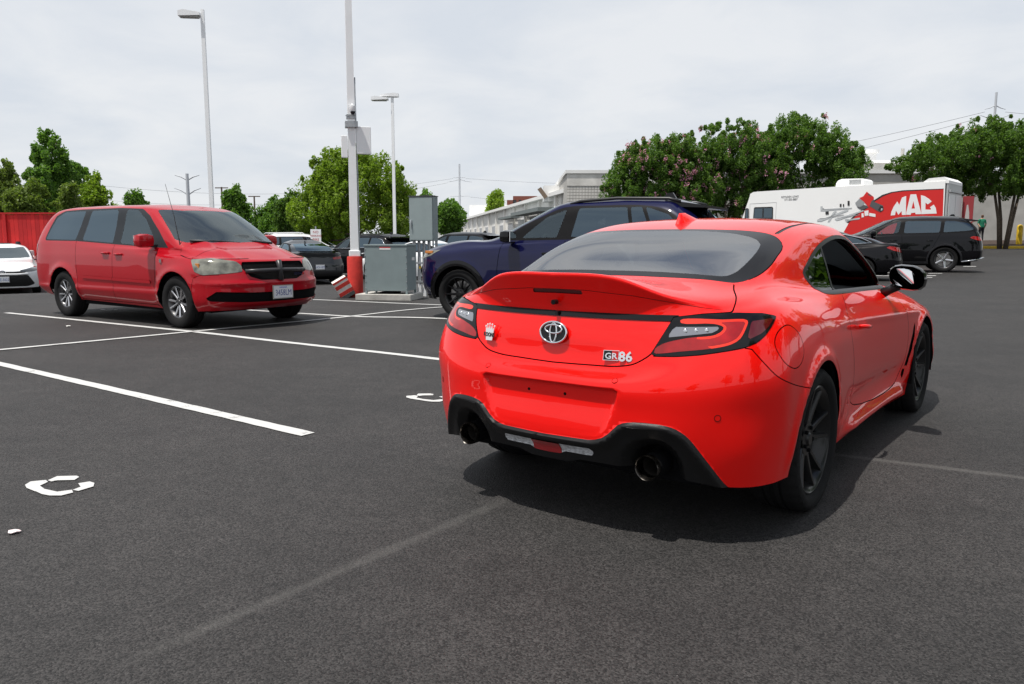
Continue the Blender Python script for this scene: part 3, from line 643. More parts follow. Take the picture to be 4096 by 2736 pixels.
for (xa, xb, za, zb_) in ((-.22, -.09, zpx(158, D), zpx(136, D)), (.09, .40, zpx(154, D), zpx(126.5, D))):
    b = MB(); b.box((xa, -.06, za-gz(x, y)), (xb, .05, zb_-gz(x, y)), .012); b.build('aerial_panel', M_POLE, t)
# ------------------------------------------------------------------ transformer, cabinet, fallen block
M_GREY = pbr('grey_green_enamel', (.205, .255, .262), .5, var=.08, vscale=4., spec=.4); M_GREY2 = pbr('grey_cabinet_enamel', (.245, .295, .30), .5, var=.06, vscale=4.)
t = thing('transformer_box', 'grey steel transformer box on a concrete pad beside the pole', 'transformer', (-2.50, 15.78, gz(-2.5, 15.8)), .0)
t.rotation_euler = (0, 0, -.17)
b = MB(); b.box((-.66, -.12, 0), (.50, .80, .125), .01); b.build('concrete_pad', M_CONC, t)
b = MB(); b.box((-.49, .0, .19), (.40, .62, 1.09), .006); o = b.build('housing', M_GREY, t)
b = MB(); b.box((-.505, -.012, 1.092), (.412, .63, 1.125), .006); b.build('lid', M_GREY, o)
for xx in (-.47, .38):
    for yy in (.02, .60): b = MB(); b.box((xx-.02, yy-.02, .126), (xx+.02, yy+.02, .19)); b.build('foot', M_GREY, t)
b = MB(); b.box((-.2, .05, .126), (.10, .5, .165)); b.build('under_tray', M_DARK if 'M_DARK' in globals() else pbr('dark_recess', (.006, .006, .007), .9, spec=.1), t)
for k in range(7):
    for xx, yy in ((-.475, -.004), (.385, -.004)):
        b = MB(); b.cyl((xx, yy+.004, .25+k*.13), (xx, yy-.006, .25+k*.13), .010, n=8); b.build('bolt', M_GALV, o)
b = MB(); b.box((-.17, -.003, 1.02), (.06, -.0005, 1.075)); lb = b.build('warning_label', pbr('label_white', (.75, .74, .73), .6), o)
b = MB(); b.box((-.17, -.005, 1.055), (.06, -.0035, 1.075)); b.build('label_red_band', pbr('label_red', (.5, .03, .03), .6), lb)
b = MB(); b.box((.4005, .33, .80), (.403, .52, .86)); b.build('data_label', pbr('label_white', (.75, .74, .73), .6), o)
D = 16.9; x, y = at(421.5, D)
t = thing('electrical_cabinet', 'grey electrical cabinet raised on a row of steel conduits', 'cabinet', (x, y, gz(x, y)), -.30)
z0, z1 = zpx(241, D)-gz(x, y), zpx(196.5, D)-gz(x, y)
b = MB(); b.box((-.28, 0, z0), (.28, .26, z1), .01); o = b.build('housing', M_GREY2, t)
b = MB(); b.box((-.265, -.02, z0+.02), (.265, -.001, z1-.02), .006); d = b.build('door', M_GREY2, o)
b = MB(); b.box((-.29, -.03, z1), (.29, .27, z1+.018)); b.build('rain_hood', pbr('dark_grey_steel', (.08, .085, .09), .5), o)
b = MB(); b.box((-.235, -.05, z0+.33), (-.205, -.021, z0+.45), .006); b.tube([(-.22, -.045, z0+.42), (-.215, -.06, z0+.36), (-.215, -.05, z0+.27)], .009, 8); b.build('handle', M_GALV, d, 40)
for k in range(8):
    b = MB(); xx = -.20+k*.058; yy = .10+.05*(k % 2); b.cyl((xx, yy, .0), (xx, yy, z0+.01), .017 if k % 3 else .021, n=12); o = b.build('conduit', M_GALV, t, 40)
    b = MB(); b.cyl((xx, yy, .0), (xx, yy, .26), .024, n=12); b.build('conduit_sleeve', M_POLE, o, 40)
    if k in (2, 4, 6): b = MB(); b.cyl((xx, yy, .60), (xx, yy, .66), .023, n=12); b.build('yellow_tape', pbr('tape_yellow', (.65, .42, .02), .5), o, 40)
for xx in (-.265, .265): b = MB(); b.box((xx-.02, .16, 0), (xx+.02, .22, z0)); b.build('strut', M_GALV, t)
for zz in (.70, .30): b = MB(); b.box((-.30, .06, zz), (.30, .085, zz+.04)); b.build('clamp_rail', M_GALV, t)
x, y = at(339.5, 16.6)
t = thing('striped_block', 'toppled red and white striped block leaning by the red pole foot', 'barrier block', (x, y, gz(x, y)+.03))
t.rotation_euler = (R(4), R(-30), .3)
b = MB(); b.box((-.02, -.16, .0), (.30, .16, .34), .012); o = b.build('body', pbr('block_white', (.66, .63, .60), .7, var=.15, vscale=9), t)
for z0_, z1_ in ((.01, .09), (.17, .25), (.30, .345)): b = MB(); b.box((-.024, -.164, z0_), (.304, -.155, z1_)); b.build('red_stripe', pbr('stripe_red', (.55, .04, .03), .7, var=.2, vscale=12), o)
b = MB(); b.box((-.02, -.165, -.07), (.29, .15, .0)); b.build('grey_side', pbr('block_grey', (.10, .10, .10), .8), o)
# ------------------------------------------------------------------ sign, bollard, kerb, bed
x, y = at(316, 33); t = thing('parking_sign', 'small white fire lane sign on a post behind the dark saloon', 'sign', (x, y, gz(x, y)))
b = MB(); b.cyl((0, .02, 0), (0, .02, 2.05), .03, n=8); b.build('post', M_GALV, t)
zs = zpx(238, 33)-gz(x, y); b = MB(); b.box((-.22, -.01, zs-.34), (.22, .0, zs+.36), .004); o = b.build('plate', M_POLE, t)
for k, s_ in enumerate(('NO', 'PARKING', 'FIRE', 'LANE')):
    text_mesh(s_, .15 if k != 1 else .115, pbr('sign_red', (.45, .03, .03), .6), 'sign_lettering', o, frame((0, -.0125, zs+.24-k*.155), (1, 0, 0), (0, 0, 1)), .001)
D = 46; x, y = at(1019, D); t = thing('bollard', 'yellow steel bollard at the right picture edge', 'bollard', (x, y, gz(x, y)))
M_YEL = pbr('safety_yellow', (.62, .40, .015), .6, var=.1, vscale=6)
b = MB(); b.lathe([(.0, 0), (.16, 0), (.16, 1.18), (.13, 1.27), (.06, 1.32), (0, 1.33)], n=24, axis='z'); b.build('post', M_YEL, t, 40); b = MB(); b.lathe([(.166, .0), (.166, .06)], n=24, axis='z'); b.build('base_ring', M_CONC, t)
kx0, kx1 = at(862, 44.5)[0], 48.
b = MB(); n = 24; V = []
for i in range(n+1):
    xx = kx0+(kx1-kx0)*i/n; g = gz(xx, 44.3); V += [(xx, 44.2, g-.05), (xx, 44.2, g+.13), (xx, 44.25, g+.155), (xx, 44.36, g+.155)]
b.add(V, [(4*i+k, 4*i+4+k, 4*i+5+k, 4*i+1+k) for i in range(n) for k in range(3)]); o = b.build('kerb', M_YEL, None, 40); o['kind'] = 'structure'
Vb, Fb = grid_mesh(np.linspace(kx0, 48, 24), np.linspace(44.36, 54, 14), lambda X, Y: gz(X, Y)+.14+.10*np.sin((Y-44.36)/9.6*math.pi))
o = mk('mulch_bed', Vb, Fb, pbr('bark_mulch', (.045, .028, .02), .95, var=.5, vscale=9, bump=1., bscale=12), None, True); o['kind'] = 'structure'
# ------------------------------------------------------------------ pylons and wires
M_PYL = pbr('pale_steel', (.45, .47, .50), .6); M_WIRE = pbr('wire_dark', (.10, .10, .11), .6)
def pylon(px, D, vtop, arms, r, label):
    x, y = at(px, D); t = thing('pylon', label, 'pylon', (x, y, gz(x, y))); h = zpx(vtop, D)
    b = MB(); b.cyl((0, 0, 0), (0, 0, h), r*1.4, r, 12); b.build('mast', M_PYL, t, 40); tips = []
    for va, halfpx, rise in arms:
        za = zpx(va, D); w = halfpx/780*D
        for sg in (-1, 1):
            b = MB(); b.tube([(0, 0, za-rise), (sg*w*.5, 0, za-rise*.35), (sg*w, 0, za)], [r*.5, r*.4, r*.25], 6); b.build('arm', M_PYL, t)
            tips.append((x+sg*w, y, za))
    return tips
t1 = pylon(190.5, 190, 174.5, ((176, 12, 1.2), (189, 13, 1.6)), .36, 'pale twin armed steel pylon behind the maroon van')
t2 = pylon(460, 230, 165, ((178.5, 6, 0), (183, 12, -.8), (197, 10, 0)), .25, 'thin pylon with cross arms right of the cabinet')
t3 = pylon(985, 120, 95, ((112, 10, -.6), (118, 14, 1.)), .16, 'thin pylon rising behind the right hand tree')
def wire(a, b, sag, label, r=.03):
    P = [(a[0]+(b[0]-a[0])*k/20, a[1]+(b[1]-a[1])*k/20, a[2]+(b[2]-a[2])*k/20-sag*4*(k/20)*(1-k/20)) for k in range(21)]
    m = MB(); m.tube(P, r, 4, caps=False); return tag(m.build('overhead_wire', M_WIRE), label, 'wire', 'overhead wires')
wire(t2[0], (-120, 210, 17), 4, 'overhead wire running left from the thin pylon, upper strand', .035); wire(t2[2], (-120, 215, 13), 4, 'overhead wire running left from the thin pylon, lower strand', .035)
wire(t2[1], (110, 230, 22), 3, 'overhead wire running right from the thin pylon, upper strand', .035); wire(t2[5], (110, 225, 12), 3, 'overhead wire running right from the thin pylon, lowest strand', .035)
wire(t3[0], (20, 200, 17), 2, 'overhead wire descending left of the right pylon, upper strand', .028); wire(t3[2], (20, 205, 13), 2, 'overhead wire descending left of the right pylon, lower strand', .028)
wire(t3[1], (130, 95, 17), 2, 'overhead wire running off right from the right pylon', .028)
for px, v, D in ((224, 187, 110), (256, 196, 120)):
    x, y = at(px, D); t = thing('utility_pole', ('thin brown' if px < 240 else 'thin grey')+' utility pole right of the tall light pole', 'utility pole', (x, y, gz(x, y))); b = MB(); b.cyl((0, 0, 0), (0, 0, zpx(v, D)-gz(x, y)), .16, .12, 8); b.build('mast', pbr('pole_wood', (.12, .09, .07), .9), t); b = MB(); b.box((-.9, -.06, zpx(v+3, D)), (.9, .06, zpx(v+2, D))); b.build('cross_arm', pbr('pole_wood', (.12, .09, .07), .9), t)
# ------------------------------------------------------------------ the red coupe: control grid (half body, x forward, y left, rear axle at 0)
COUPE = [
 # bottom edge
 [(-.85,0,.295),(-.84,.30,.298),(-.80,.50,.285),(-.722,.66,.255),(-.61,.775,.24),(-.48,.835,.235),(-.36,.855,.235),(0,.86,.2),(.36,.83,.19),(.75,.80,.175),(1.2,.79,.17),(1.7,.79,.17),(2.2,.815,.17),(2.575,.84,.17),(2.95,.82,.17),(3.2,.70,.17),(3.38,.4,.16),(3.42,0,.16)],
 [(-.878,0,.385),(-.866,.30,.385),(-.828,.50,.39),(-.75,.66,.39),(-.64,.79,.38),(-.49,.858,.37),(-.36,.875,.37),(0,.885,.36),(.36,.855,.35),(.75,.825,.33),(1.2,.81,.32),(1.7,.81,.32),(2.2,.84,.33),(2.575,.865,.34),(2.95,.85,.34),(3.23,.73,.34),(3.40,.42,.34),(3.44,0,.34)],
 [(-.886,0,.53),(-.873,.30,.53),(-.836,.50,.53),(-.765,.66,.53),(-.655,.79,.53),(-.50,.872,.52),(-.36,.886,.52),(0,.888,.51),(.36,.862,.50),(.75,.832,.48),(1.2,.82,.47),(1.7,.825,.47),(2.2,.845,.48),(2.575,.862,.50),(2.95,.84,.5),(3.24,.74,.5),(3.41,.42,.5),(3.45,0,.5)],
 # bumper ridge
 [(-.884,0,.635),(-.871,.30,.635),(-.834,.50,.642),(-.768,.66,.652),(-.668,.79,.662),(-.51,.874,.66),(-.36,.887,.66),(0,.885,.65),(.36,.862,.63),(.75,.836,.60),(1.2,.83,.59),(1.7,.838,.59),(2.2,.852,.60),(2.575,.862,.60),(2.95,.835,.60),(3.22,.74,.62),(3.39,.42,.62),(3.43,0,.62)],
 # bumper shelf / lid lower edge
 [(-.822,0,.688),(-.808,.30,.692),(-.785,.50,.735),(-.728,.66,.765),(-.64,.775,.778),(-.50,.855,.775),(-.36,.872,.775),(0,.87,.765),(.36,.85,.74),(.75,.828,.71),(1.2,.828,.70),(1.7,.84,.70),(2.2,.85,.69),(2.575,.85,.685),(2.95,.81,.68),(3.17,.72,.69),(3.35,.4,.68),(3.40,0,.68)],
 # lid face / lamp middle
 [(-.80,0,.82),(-.785,.30,.82),(-.745,.50,.84),(-.675,.66,.85),(-.585,.765,.862),(-.46,.825,.868),(-.33,.845,.87),(0,.845,.86),(.36,.825,.83),(.75,.808,.80),(1.2,.815,.79),(1.7,.825,.785),(2.2,.825,.78),(2.575,.80,.765),(2.9,.735,.745),(3.08,.64,.75),(3.24,.38,.735),(3.29,0,.73)],
 # lamp top
 [(-.772,0,.90),(-.757,.30,.90),(-.712,.50,.905),(-.635,.655,.912),(-.535,.75,.92),(-.42,.79,.932),(-.28,.80,.936),(.03,.79,.92),(.36,.785,.895),(.75,.783,.88),(1.2,.787,.865),(1.7,.78,.86),(2.2,.74,.855),(2.5,.70,.84),(2.75,.63,.81),(2.92,.52,.79),(3.05,.3,.78),(3.08,0,.775)],
 # under the tail lip
 [(-.79,0,.985),(-.775,.29,.98),(-.705,.495,.95),(-.61,.64,.938),(-.49,.715,.95),(-.36,.74,.965),(-.2,.745,.965),(.08,.745,.95),(.38,.75,.935),(.75,.758,.925),(1.2,.755,.91),(1.7,.735,.90),(2.1,.68,.90),(2.3,.60,.895),(2.45,.5,.89),(2.6,.4,.88),(2.7,.2,.875),(2.72,0,.87)],
 # tail lip
 [(-.825,0,1.066),(-.808,.28,1.056),(-.72,.475,.985),(-.60,.625,.952),(-.47,.69,.966),(-.33,.71,.982),(-.17,.715,.985),(.11,.725,.97),(.4,.735,.952),(.76,.748,.938),(1.2,.745,.922),(1.7,.725,.912),(2.05,.66,.912),(2.2,.58,.91),(2.32,.48,.905),(2.43,.38,.90),(2.5,.19,.895),(2.52,0,.89)],
 [(-.79,0,1.068),(-.77,.28,1.058),(-.685,.465,.994),(-.565,.61,.968),(-.43,.67,.98),(-.29,.69,.995),(-.13,.698,.998),(.14,.712,.98),(.42,.725,.96),(.76,.74,.945),(1.2,.738,.93),(1.7,.715,.92),(1.98,.65,.922),(2.12,.57,.922),(2.22,.47,.92),(2.3,.36,.918),(2.36,.18,.915),(2.38,0,.912)],
 # rear glass foot / belt
 [(-.43,0,1.03),(-.42,.28,1.03),(-.395,.46,1.022),(-.345,.575,1.015),(-.26,.635,1.018),(-.15,.66,1.02),(-.02,.672,1.018),(.2,.69,.996),(.46,.708,.972),(.78,.726,.955),(1.2,.725,.942),(1.65,.705,.932),(1.97,.655,.938),(2.07,.56,.938),(2.13,.46,.938),(2.19,.35,.94),(2.23,.18,.94),(2.25,0,.94)],
 [(-.03,0,1.20),(-.03,.27,1.197),(-.01,.44,1.185),(.02,.545,1.168),(.08,.605,1.15),(.17,.632,1.14),(.27,.645,1.132),(.42,.655,1.12),(.6,.662,1.112),(.85,.67,1.106),(1.15,.668,1.104),(1.48,.66,1.09),(1.76,.63,1.07),(1.81,.53,1.075),(1.85,.42,1.082),(1.88,.3,1.088),(1.90,.15,1.092),(1.91,0,1.094)],
 [(.40,0,1.298),(.40,.26,1.294),(.41,.42,1.285),(.43,.51,1.272),(.47,.555,1.26),(.53,.575,1.255),(.60,.585,1.255),(.68,.59,1.257),(.79,.592,1.26),(.93,.592,1.262),(1.1,.59,1.262),(1.28,.582,1.254),(1.41,.55,1.242),(1.48,.48,1.247),(1.50,.39,1.256),(1.515,.28,1.267),(1.525,.15,1.275),(1.53,0,1.278)],
 [(.62,0,1.322),(.62,.22,1.319),(.625,.35,1.312),(.645,.43,1.305),(.67,.468,1.298),(.70,.485,1.296),(.74,.495,1.296),(.79,.50,1.297),(.86,.50,1.299),(.95,.50,1.3),(1.06,.498,1.299),(1.18,.49,1.294),(1.27,.468,1.287),(1.30,.40,1.291),(1.32,.32,1.297),(1.335,.23,1.304),(1.34,.12,1.309),(1.345,0,1.31)],
 [(.80,0,1.331),(.81,0,1.331),(.82,0,1.331),(.83,0,1.331),(.84,0,1.331),(.85,0,1.332),(.87,0,1.332),(.89,0,1.332),(.92,0,1.332),(.96,0,1.332),(1.0,0,1.332),(1.05,0,1.331),(1.09,0,1.33),(1.11,0,1.329),(1.13,0,1.328),(1.14,0,1.327),(1.15,0,1.326),(1.16,0,1.325)],
]
CP = (0.668, 3.92, 0.922)      # where the coupe stands: x, y, heading
# ------------------------------------------------------------------ wheels
M_TYRE = pbr('tyre_rubber', (.013, .013, .0135), .8, bump=.15, bscale=300, spec=.18)
M_BLACKRIM = pbr('satin_black_alloy', (.007, .0072, .008), .28, coat=.15, spec=.4)
M_MACHINED = pbr('machined_alloy', (.62, .62, .64), .25, metal=1.)
M_DARKALLOY = pbr('dark_alloy', (.03, .03, .033), .35, coat=.5)
M_STEEL = pbr('brake_steel', (.35, .34, .33), .4, metal=1., var=.25, vscale=30)
M_CHROME = pbr('chrome', (.82, .83, .85), .09, metal=1.)
M_DARK = pbr('dark_recess', (.006, .006, .007), .9, spec=.1)
def tyre_mesh(Rt, w, rr, n=132, tread=True):
    """outer face at -y; centre plane at y = 0"""
    h = w/2; sw = Rt-rr
    prof = [(rr-.004, h*.80), (rr+.006, h*.86), (rr+sw*.18, h*.97), (rr+sw*.45, h*1.03), (rr+sw*.72, h*1.0), (Rt-.016, h*.93), (Rt-.004, h*.82),
            (Rt, h*.62)]
    g = .007 if tread else 0
    mid = [(Rt+.001, h*.40), (Rt+.001-g, h*.385), (Rt+.001-g, h*.30), (Rt+.001, h*.285), (Rt+.002, .012), (Rt+.002-g, .010), (Rt+.002-g, -.010), (Rt+.002, -.012)]
    full = prof+mid+[(r, -y) for r, y in [(Rt+.001, h*.285), (Rt+.001-g, h*.30), (Rt+.001-g, h*.385), (Rt+.001, h*.40)]]+[(r, -y) for r, y in prof[::-1]]
    V = []; m = len(full)
    for k in range(n):
        a = 2*math.pi*k/n; cut = tread and k % 4 == 0
        for r, y in full:
            rr2 = r
            if cut and abs(y) > h*.42 and r > Rt-.02: rr2 = r-.005
            V.append((rr2*math.cos(a), y, rr2*math.sin(a)))
    F = [(k*m+i, ((k+1) % n)*m+i, ((k+1) % n)*m+i+1, k*m+i+1) for k in range(n) for i in range(m-1)]
    return V, F
def spoke(mb, ang, r0, r1, w0, w1, y0, y1, d=.02, lean=0.):
    c, s = math.cos(ang), math.sin(ang)
    def P(r, t, y): return (r*c-t*s, y, r*s+t*c)
    V = []
    N = 5
    for i in range(N):
        f = i/(N-1); r = r0+(r1-r0)*f; w = w0+(w1-w0)*f; y = y0+(y1-y0)*(f*f*.5+f*.5); o = lean*f
        V += [P(r, o-w/2, y+d), P(r, o-w/2*.95, y+d*.25), P(r, o-w/2*.55, y), P(r, o+w/2*.55, y), P(r, o+w/2*.95, y+d*.25), P(r, o+w/2, y+d)]
    F = []
    for i in range(N-1):
        for k in range(6): F.append((i*6+k, i*6+(k+1) % 6, (i+1)*6+(k+1) % 6, (i+1)*6+k))
    mb.add(V, F)
def make_wheel(Rt, w, rr, style, spokes_mat, barrel_mat, tread=True, n=132):
    """returns the wheel (rim) object with children; outer face towards -y"""
    h = w/2; yo = -h*.86
    b = MB()
    b.lathe([(rr-.004, h*.82), (rr-.022, h*.70), (rr-.05, h*.2), (rr-.05, -h*.3), (rr-.022, yo*.82), (rr-.014, yo*.95), (rr-.006, yo), (rr+.003, yo*.97)], n=64)
    root = b.build('wheel', barrel_mat, None, 40)
    if isinstance(barrel_mat, bpy.types.Material): pass
    sp = MB(); ri = rr-.018
    if style == 'ten':
        for k in range(10):
            a = 2*math.pi*(k//2)/5+(.25 if k % 2 else -.25)+.3
            spoke(sp, a, .045, ri, .036, .022, yo*.62, yo*.93, .035)
    elif style == 'pairs':
        for k in range(5):
            a = 2*math.pi*k/5+math.pi/2
            for sgn in (-1, 1): spoke(sp, a+sgn*.17, .04, ri, .03, .034, yo*.72, yo*.93, .03, lean=sgn*.022)
    elif style == 'five':
        for k in range(5): spoke(sp, 2*math.pi*k/5+math.pi/2, .03, ri, .085, .062, yo*.7, yo*.93, .03)
    elif style == 'thin':
        for k in range(10): spoke(sp, 2*math.pi*k/10+.1, .04, ri, .042, .02, yo*.62, yo*.95, .03)
    sp.build('spoke', spokes_mat, root, 35)
    hb = MB(); hb.lathe([(0, yo*.80), (.026, yo*.79), (.03, yo*.74), (.033, yo*.70), (.075, yo*.66), (.078, yo*.3)], n=28)
    hb.build('hub', barrel_mat, root, 40)
    lg = MB()
    for k in range(5):
        a = 2*math.pi*k/5; lg.cyl((.053*math.cos(a), yo*.78, .053*math.sin(a)), (.053*math.cos(a), yo*.4, .053*math.sin(a)), .009, n=8)
    o = lg.build('lug_nut', M_DARK, root); o['kind'] = 'stuff'
    bd = MB(); bd.lathe([(.06, -h*.1), (rr*.78, -h*.1), (rr*.78, h*.1), (.06, h*.1)], n=40); bd.build('brake_disc', M_STEEL, root, 30)
    V, F = tyre_mesh(Rt, w, rr, n, tread); mk('tyre', V, F, M_TYRE, root, 50)
    return root
def fit_wheels(car, proto, xs, ys, z, steer=0.):
    first = True
    for i, x in enumerate(xs):
        for sd in (-1, 1):
            o = proto if first else copy_tree(proto)
            first = False; o.parent = car; o.location = (x, sd*ys[i], z)
            o.rotation_euler = (0, rnd.uniform(0, 1.2), (0 if sd < 0 else math.pi)+(steer if i == 1 else 0))
M_CRED = paint('coupe_red_paint', (.84, .0035, .0015), .85)
M_GAP = pbr('shut_line_black', (.004, .004, .004), .9, spec=.1)
M_GBLACK = pbr('gloss_black_trim', (.006, .006, .007), .07, spec=.4)
M_MATTE = pbr('grained_black_plastic', (.010, .010, .0105), .36, bump=.12, bscale=900, spec=.3)
M_SATIN = pbr('satin_black_trim', (.012, .012, .013), .5, spec=.22)
M_LENSRED = pbr('lamp_red_lens', (.30, .003, .005), .08, coat=.6, spec=.5, var=.35, vscale=14)
M_LENSDARK = pbr('lamp_dark_red_lens', (.09, .004, .006), .1, coat=1.)
M_LENSCLEAR = pbr('lamp_clear_lens', (.22, .23, .26), .14, coat=1., metal=.4)
M_CGLASS = glassy('rear_glass', (.55, .60, .58), 4.6)
M_SGLASS = glassy('side_glass_dark', (.10, .11, .11), 1.55)
M_WSHIELD = glassy('windscreen_glass', (.70, .76, .74), 1.5)
M_INNER = pbr('cabin_lining', (.012, .012, .013), .85, spec=.2)
M_SEAT = pbr('seat_cloth', (.02, .02, .022), .8, spec=.2)
M_MIRROR = pbr('mirror_glass', (.9, .9, .9), .015, metal=1.)
def seat_mesh(x, y, z, wid=.50, hgt=.62):
    b = MB(); hw = wid/2
    b.box((x-.02, y-hw, z), (x+.50, y+hw, z+.17), .05)
    b.add([], [])
    # leaned backrest, tapering up to the headrest
    prof = [(-.02, hw*.95, .10), (-.10, hw, .30), (-.16, hw*.9, .48), (-.20, hw*.62, .60), (-.22, .13, .63), (-.24, .125, .76), (-.245, .09, .80)]
    V = []
    for dx, w, dz in prof:
        for sx in (0, -.13 if dz < .6 else -.09):
            V += [(x+dx+sx, y-w, z+dz), (x+dx+sx, y-w*.5, z+dz+.0), (x+dx+sx, y+w*.5, z+dz), (x+dx+sx, y+w, z+dz)]
    F = []; n = 8
    for i in range(len(prof)-1):
        a = i*n; c = a+n
        for k in range(3): F += [(a+k, a+k+1, c+k+1, c+k), (a+4+k+1, a+4+k, c+4+k, c+4+k+1)]
        F += [(a, c, c+4, a+4), (a+3, a+7, c+7, c+3)]
    a = (len(prof)-1)*n; F += [(a, a+1, a+5, a+4), (a+1, a+2, a+6, a+5), (a+2, a+3, a+7, a+6)]
    b.add(V, F); return b
def steering_wheel(parent, x, y, z, r=.185, tilt=.42):
    b = MB(); P = []
    for k in range(28):
        a = 2*math.pi*k/28; P.append((x+r*math.sin(a)*math.sin(tilt)*1., y+r*math.cos(a), z+r*math.sin(a)*math.cos(tilt)))
    b.tube(P, .016, 8, closed=True)
    o = b.build('steering_wheel', M_INNER, parent, True)
    h = MB(); h.cyl((x-.01, y, z), (x+.04, y, z-.02), .06, n=14)
    for a in (math.pi, 0, -math.pi/2):
        h.cyl((x, y, z), (x+r*math.sin(a)*math.sin(tilt), y+r*math.cos(a), z+r*math.sin(a)*math.cos(tilt)), .014, n=6)
    h.build('steering_hub', M_INNER, o, 40)
    return o
def roundel(parent, C, nrm_x, up, mat_name_scale, sc, name='emblem'):
    """oval of three interlocking rings on a black oval; local x = rearward"""
    Mx = frame(C, nrm_x, up)
    def ring(cx, cy, rx, ry, t, n=40):
        P = [(Mx @ Vector(((cx+rx*math.cos(2*math.pi*k/n))*sc, (cy+ry*math.sin(2*math.pi*k/n))*sc, .004))) for k in range(n)]
        b = MB(); b.tube(P, t*sc, 6, closed=True); return b
    disc = MB(); n = 36
    disc.add([Mx @ Vector((.97*sc*math.cos(2*math.pi*k/n), .66*sc*math.sin(2*math.pi*k/n), .002)) for k in range(n)]+[Mx @ Vector((.97*sc*math.cos(2*math.pi*k/n), .66*sc*math.sin(2*math.pi*k/n), -.012)) for k in range(n)],
             [tuple(range(n))]+[(k, n+k, n+(k+1) % n, (k+1) % n) for k in range(n)])
    e = disc.build(name, M_GBLACK, parent)
    for a in ((0, 0, .97, .66, .075), (0, .20, .62, .26, .07), (0, -.02, .24, .60, .065)):
        ring(*a).build('emblem_ring', M_CHROME, e, True)
    return e
def coupe():
    t = thing('sports_coupe', 'bright red two door coupe with ducktail spoiler, closest car, seen from behind', 'car', (CP[0], CP[1], 0), CP[2])
    s = Shell(COUPE, 10, 8)
    V = s.V; x, y, z = V[:, 0].copy(), V[:, 1].copy(), V[:, 2].copy()
    # wheel-arch flares, side skirt, waist of the door
    for cx in (0, 2.55):
        r = np.hypot(x-cx, z-.318)
        V[:, 1] += np.where(y > .6, .013*np.exp(-((r-.378)/.028)**2)*sstep(z, .2, .35), 0)
    win = sstep(x, .55, .85)*(1-sstep(x, 1.95, 2.15))
    V[:, 1] += np.where(y > .6, win*(.045*np.exp(-((z-.225)/.035)**2)-.022*np.exp(-((z-.36)/.07)**2)), 0)
    # crease along the flank
    V[:, 1] += np.where((y > .6) & (z < .9), .006*np.exp(-((z-.80+.04*np.clip(x-.5, 0, 2))/.025)**2)*sstep(x, .2, .6), 0)
    # crowned crease on the bumper corner
    def rear(P): return np.stack([1.1*np.arctan2(P[:, 1], .3-P[:, 0]), P[:, 2]], 1)
    def side(P): return P[:, [0, 2]]
    def back(P): return P[:, [1, 2]]
    def topv(P): return P[:, [0, 1]]
    def cut(poly, dom, zone, inside=None, only=None, outside=None):
        poly = np.asarray(poly, float)
        s.split(lambda P: np.where(zone(P), sdf(dom(P), poly), 1.), inside, outside, only)
    def gap(poly, dom, zone, w=.0024, only=None, lab='gap', closed=True, keep=None):
        poly = np.asarray(poly, float); kz = keep or (lambda P: np.ones(len(P), bool))
        s.split(lambda P: np.where(zone(P), sdf(dom(P), poly), 1.), None, None, only)
        s.split(lambda P: np.where(zone(P) & kz(P), np.abs(sdf(dom(P), poly))-w, 1.), lab, None, only)
    rz = lambda P: P[:, 0] < 0.1
    # ---- wheel openings
    for cx in (0, 2.55):
        s.split(lambda P: np.where((P[:, 1] > .5) & (P[:, 2] < .9), np.hypot(P[:, 0]-cx, P[:, 2]-.318)-.362, 1.), 'void')
    # ---- number-plate recess (deepest along its upper edge)
    plate = [(-.342, .619), (0, .622), (.342, .619), (.336, .580), (.316, .513), (.292, .451), (.262, .413), (0, .40), (-.262, .413), (-.292, .451), (-.316, .513), (-.336, .580)]
    bz = lambda P: (P[:, 0] < -.6) & (P[:, 2] < .7)
    for o in (0, -.012, -.03): s.split(lambda P: np.where(bz(P), sdf(back(P), np.array(plate))-o, 1.))
    d = -sdf(back(s.V), np.array(plate)); m = bz(s.V)
    s.V[:, 0] += np.where(m, .026*sstep(d, -.004, .014)*sstep(s.V[:, 2], .38, .60), 0)
    # ---- black diffuser with the two tailpipe arches
    diff = [(0, .394)]+[tuple(q) for q in open_spl([(.168, .398), (.236, .402), (.283, .42), (.313, .446), (.337, .471), (.362, .487), (.443, .498), (.538, .491), (.574, .477), (.609, .449), (.645, .394), (.683, .327)], 3)]+[(.72, .255), (.75, .22), (.75, .1), (0, .1)]
    dz = lambda P: (P[:, 0] < -.5) & (P[:, 2] < .6)
    diffp = np.array(diff)
    lidp = np.concatenate([diffp, (diffp*[-1, 1])[::-1]])
    cut(lidp, back, dz, 'diffuser')
    for o in (-.010, -.022): s.split(lambda P: np.where(dz(P), sdf(back(P), lidp)-o, 1.), None, None, ('diffuser',))
    d = -sdf(back(s.V), lidp)
    s.V[:, 0] -= np.where(dz(s.V) & (d > 0), .012*sstep(d, 0, .012)-.022*sstep(d, .016, .06), 0)
    arch = open_spl([(.366, .24), (.372, .31), (.383, .345), (.408, .377), (.448, .398), (.490, .398), (.522, .378), (.54, .345), (.548, .31), (.55, .24)], 5)
    archp = np.concatenate([arch, [(.55, .1), (.366, .1)]])
    for o in (.0, .035): s.split(lambda P: np.where(dz(P), sdf(back(P), archp)-o, 1.), None, None, ('diffuser',))
    d = sdf(back(s.V), archp)
    s.V[:, 0] += np.where(dz(s.V), .045*(1-sstep(d, -.002, .045))+.09*(1-sstep(d, -.02, .004)), 0)
    s.split(lambda P: np.where(dz(P), sdf(back(P), archp)+.012, 1.), 'pipe_recess', None, ('diffuser',))
    # central step of the lower edge
    cen = np.clip(1-(np.abs(s.V[:, 1])-.11)/.03, 0, 1)
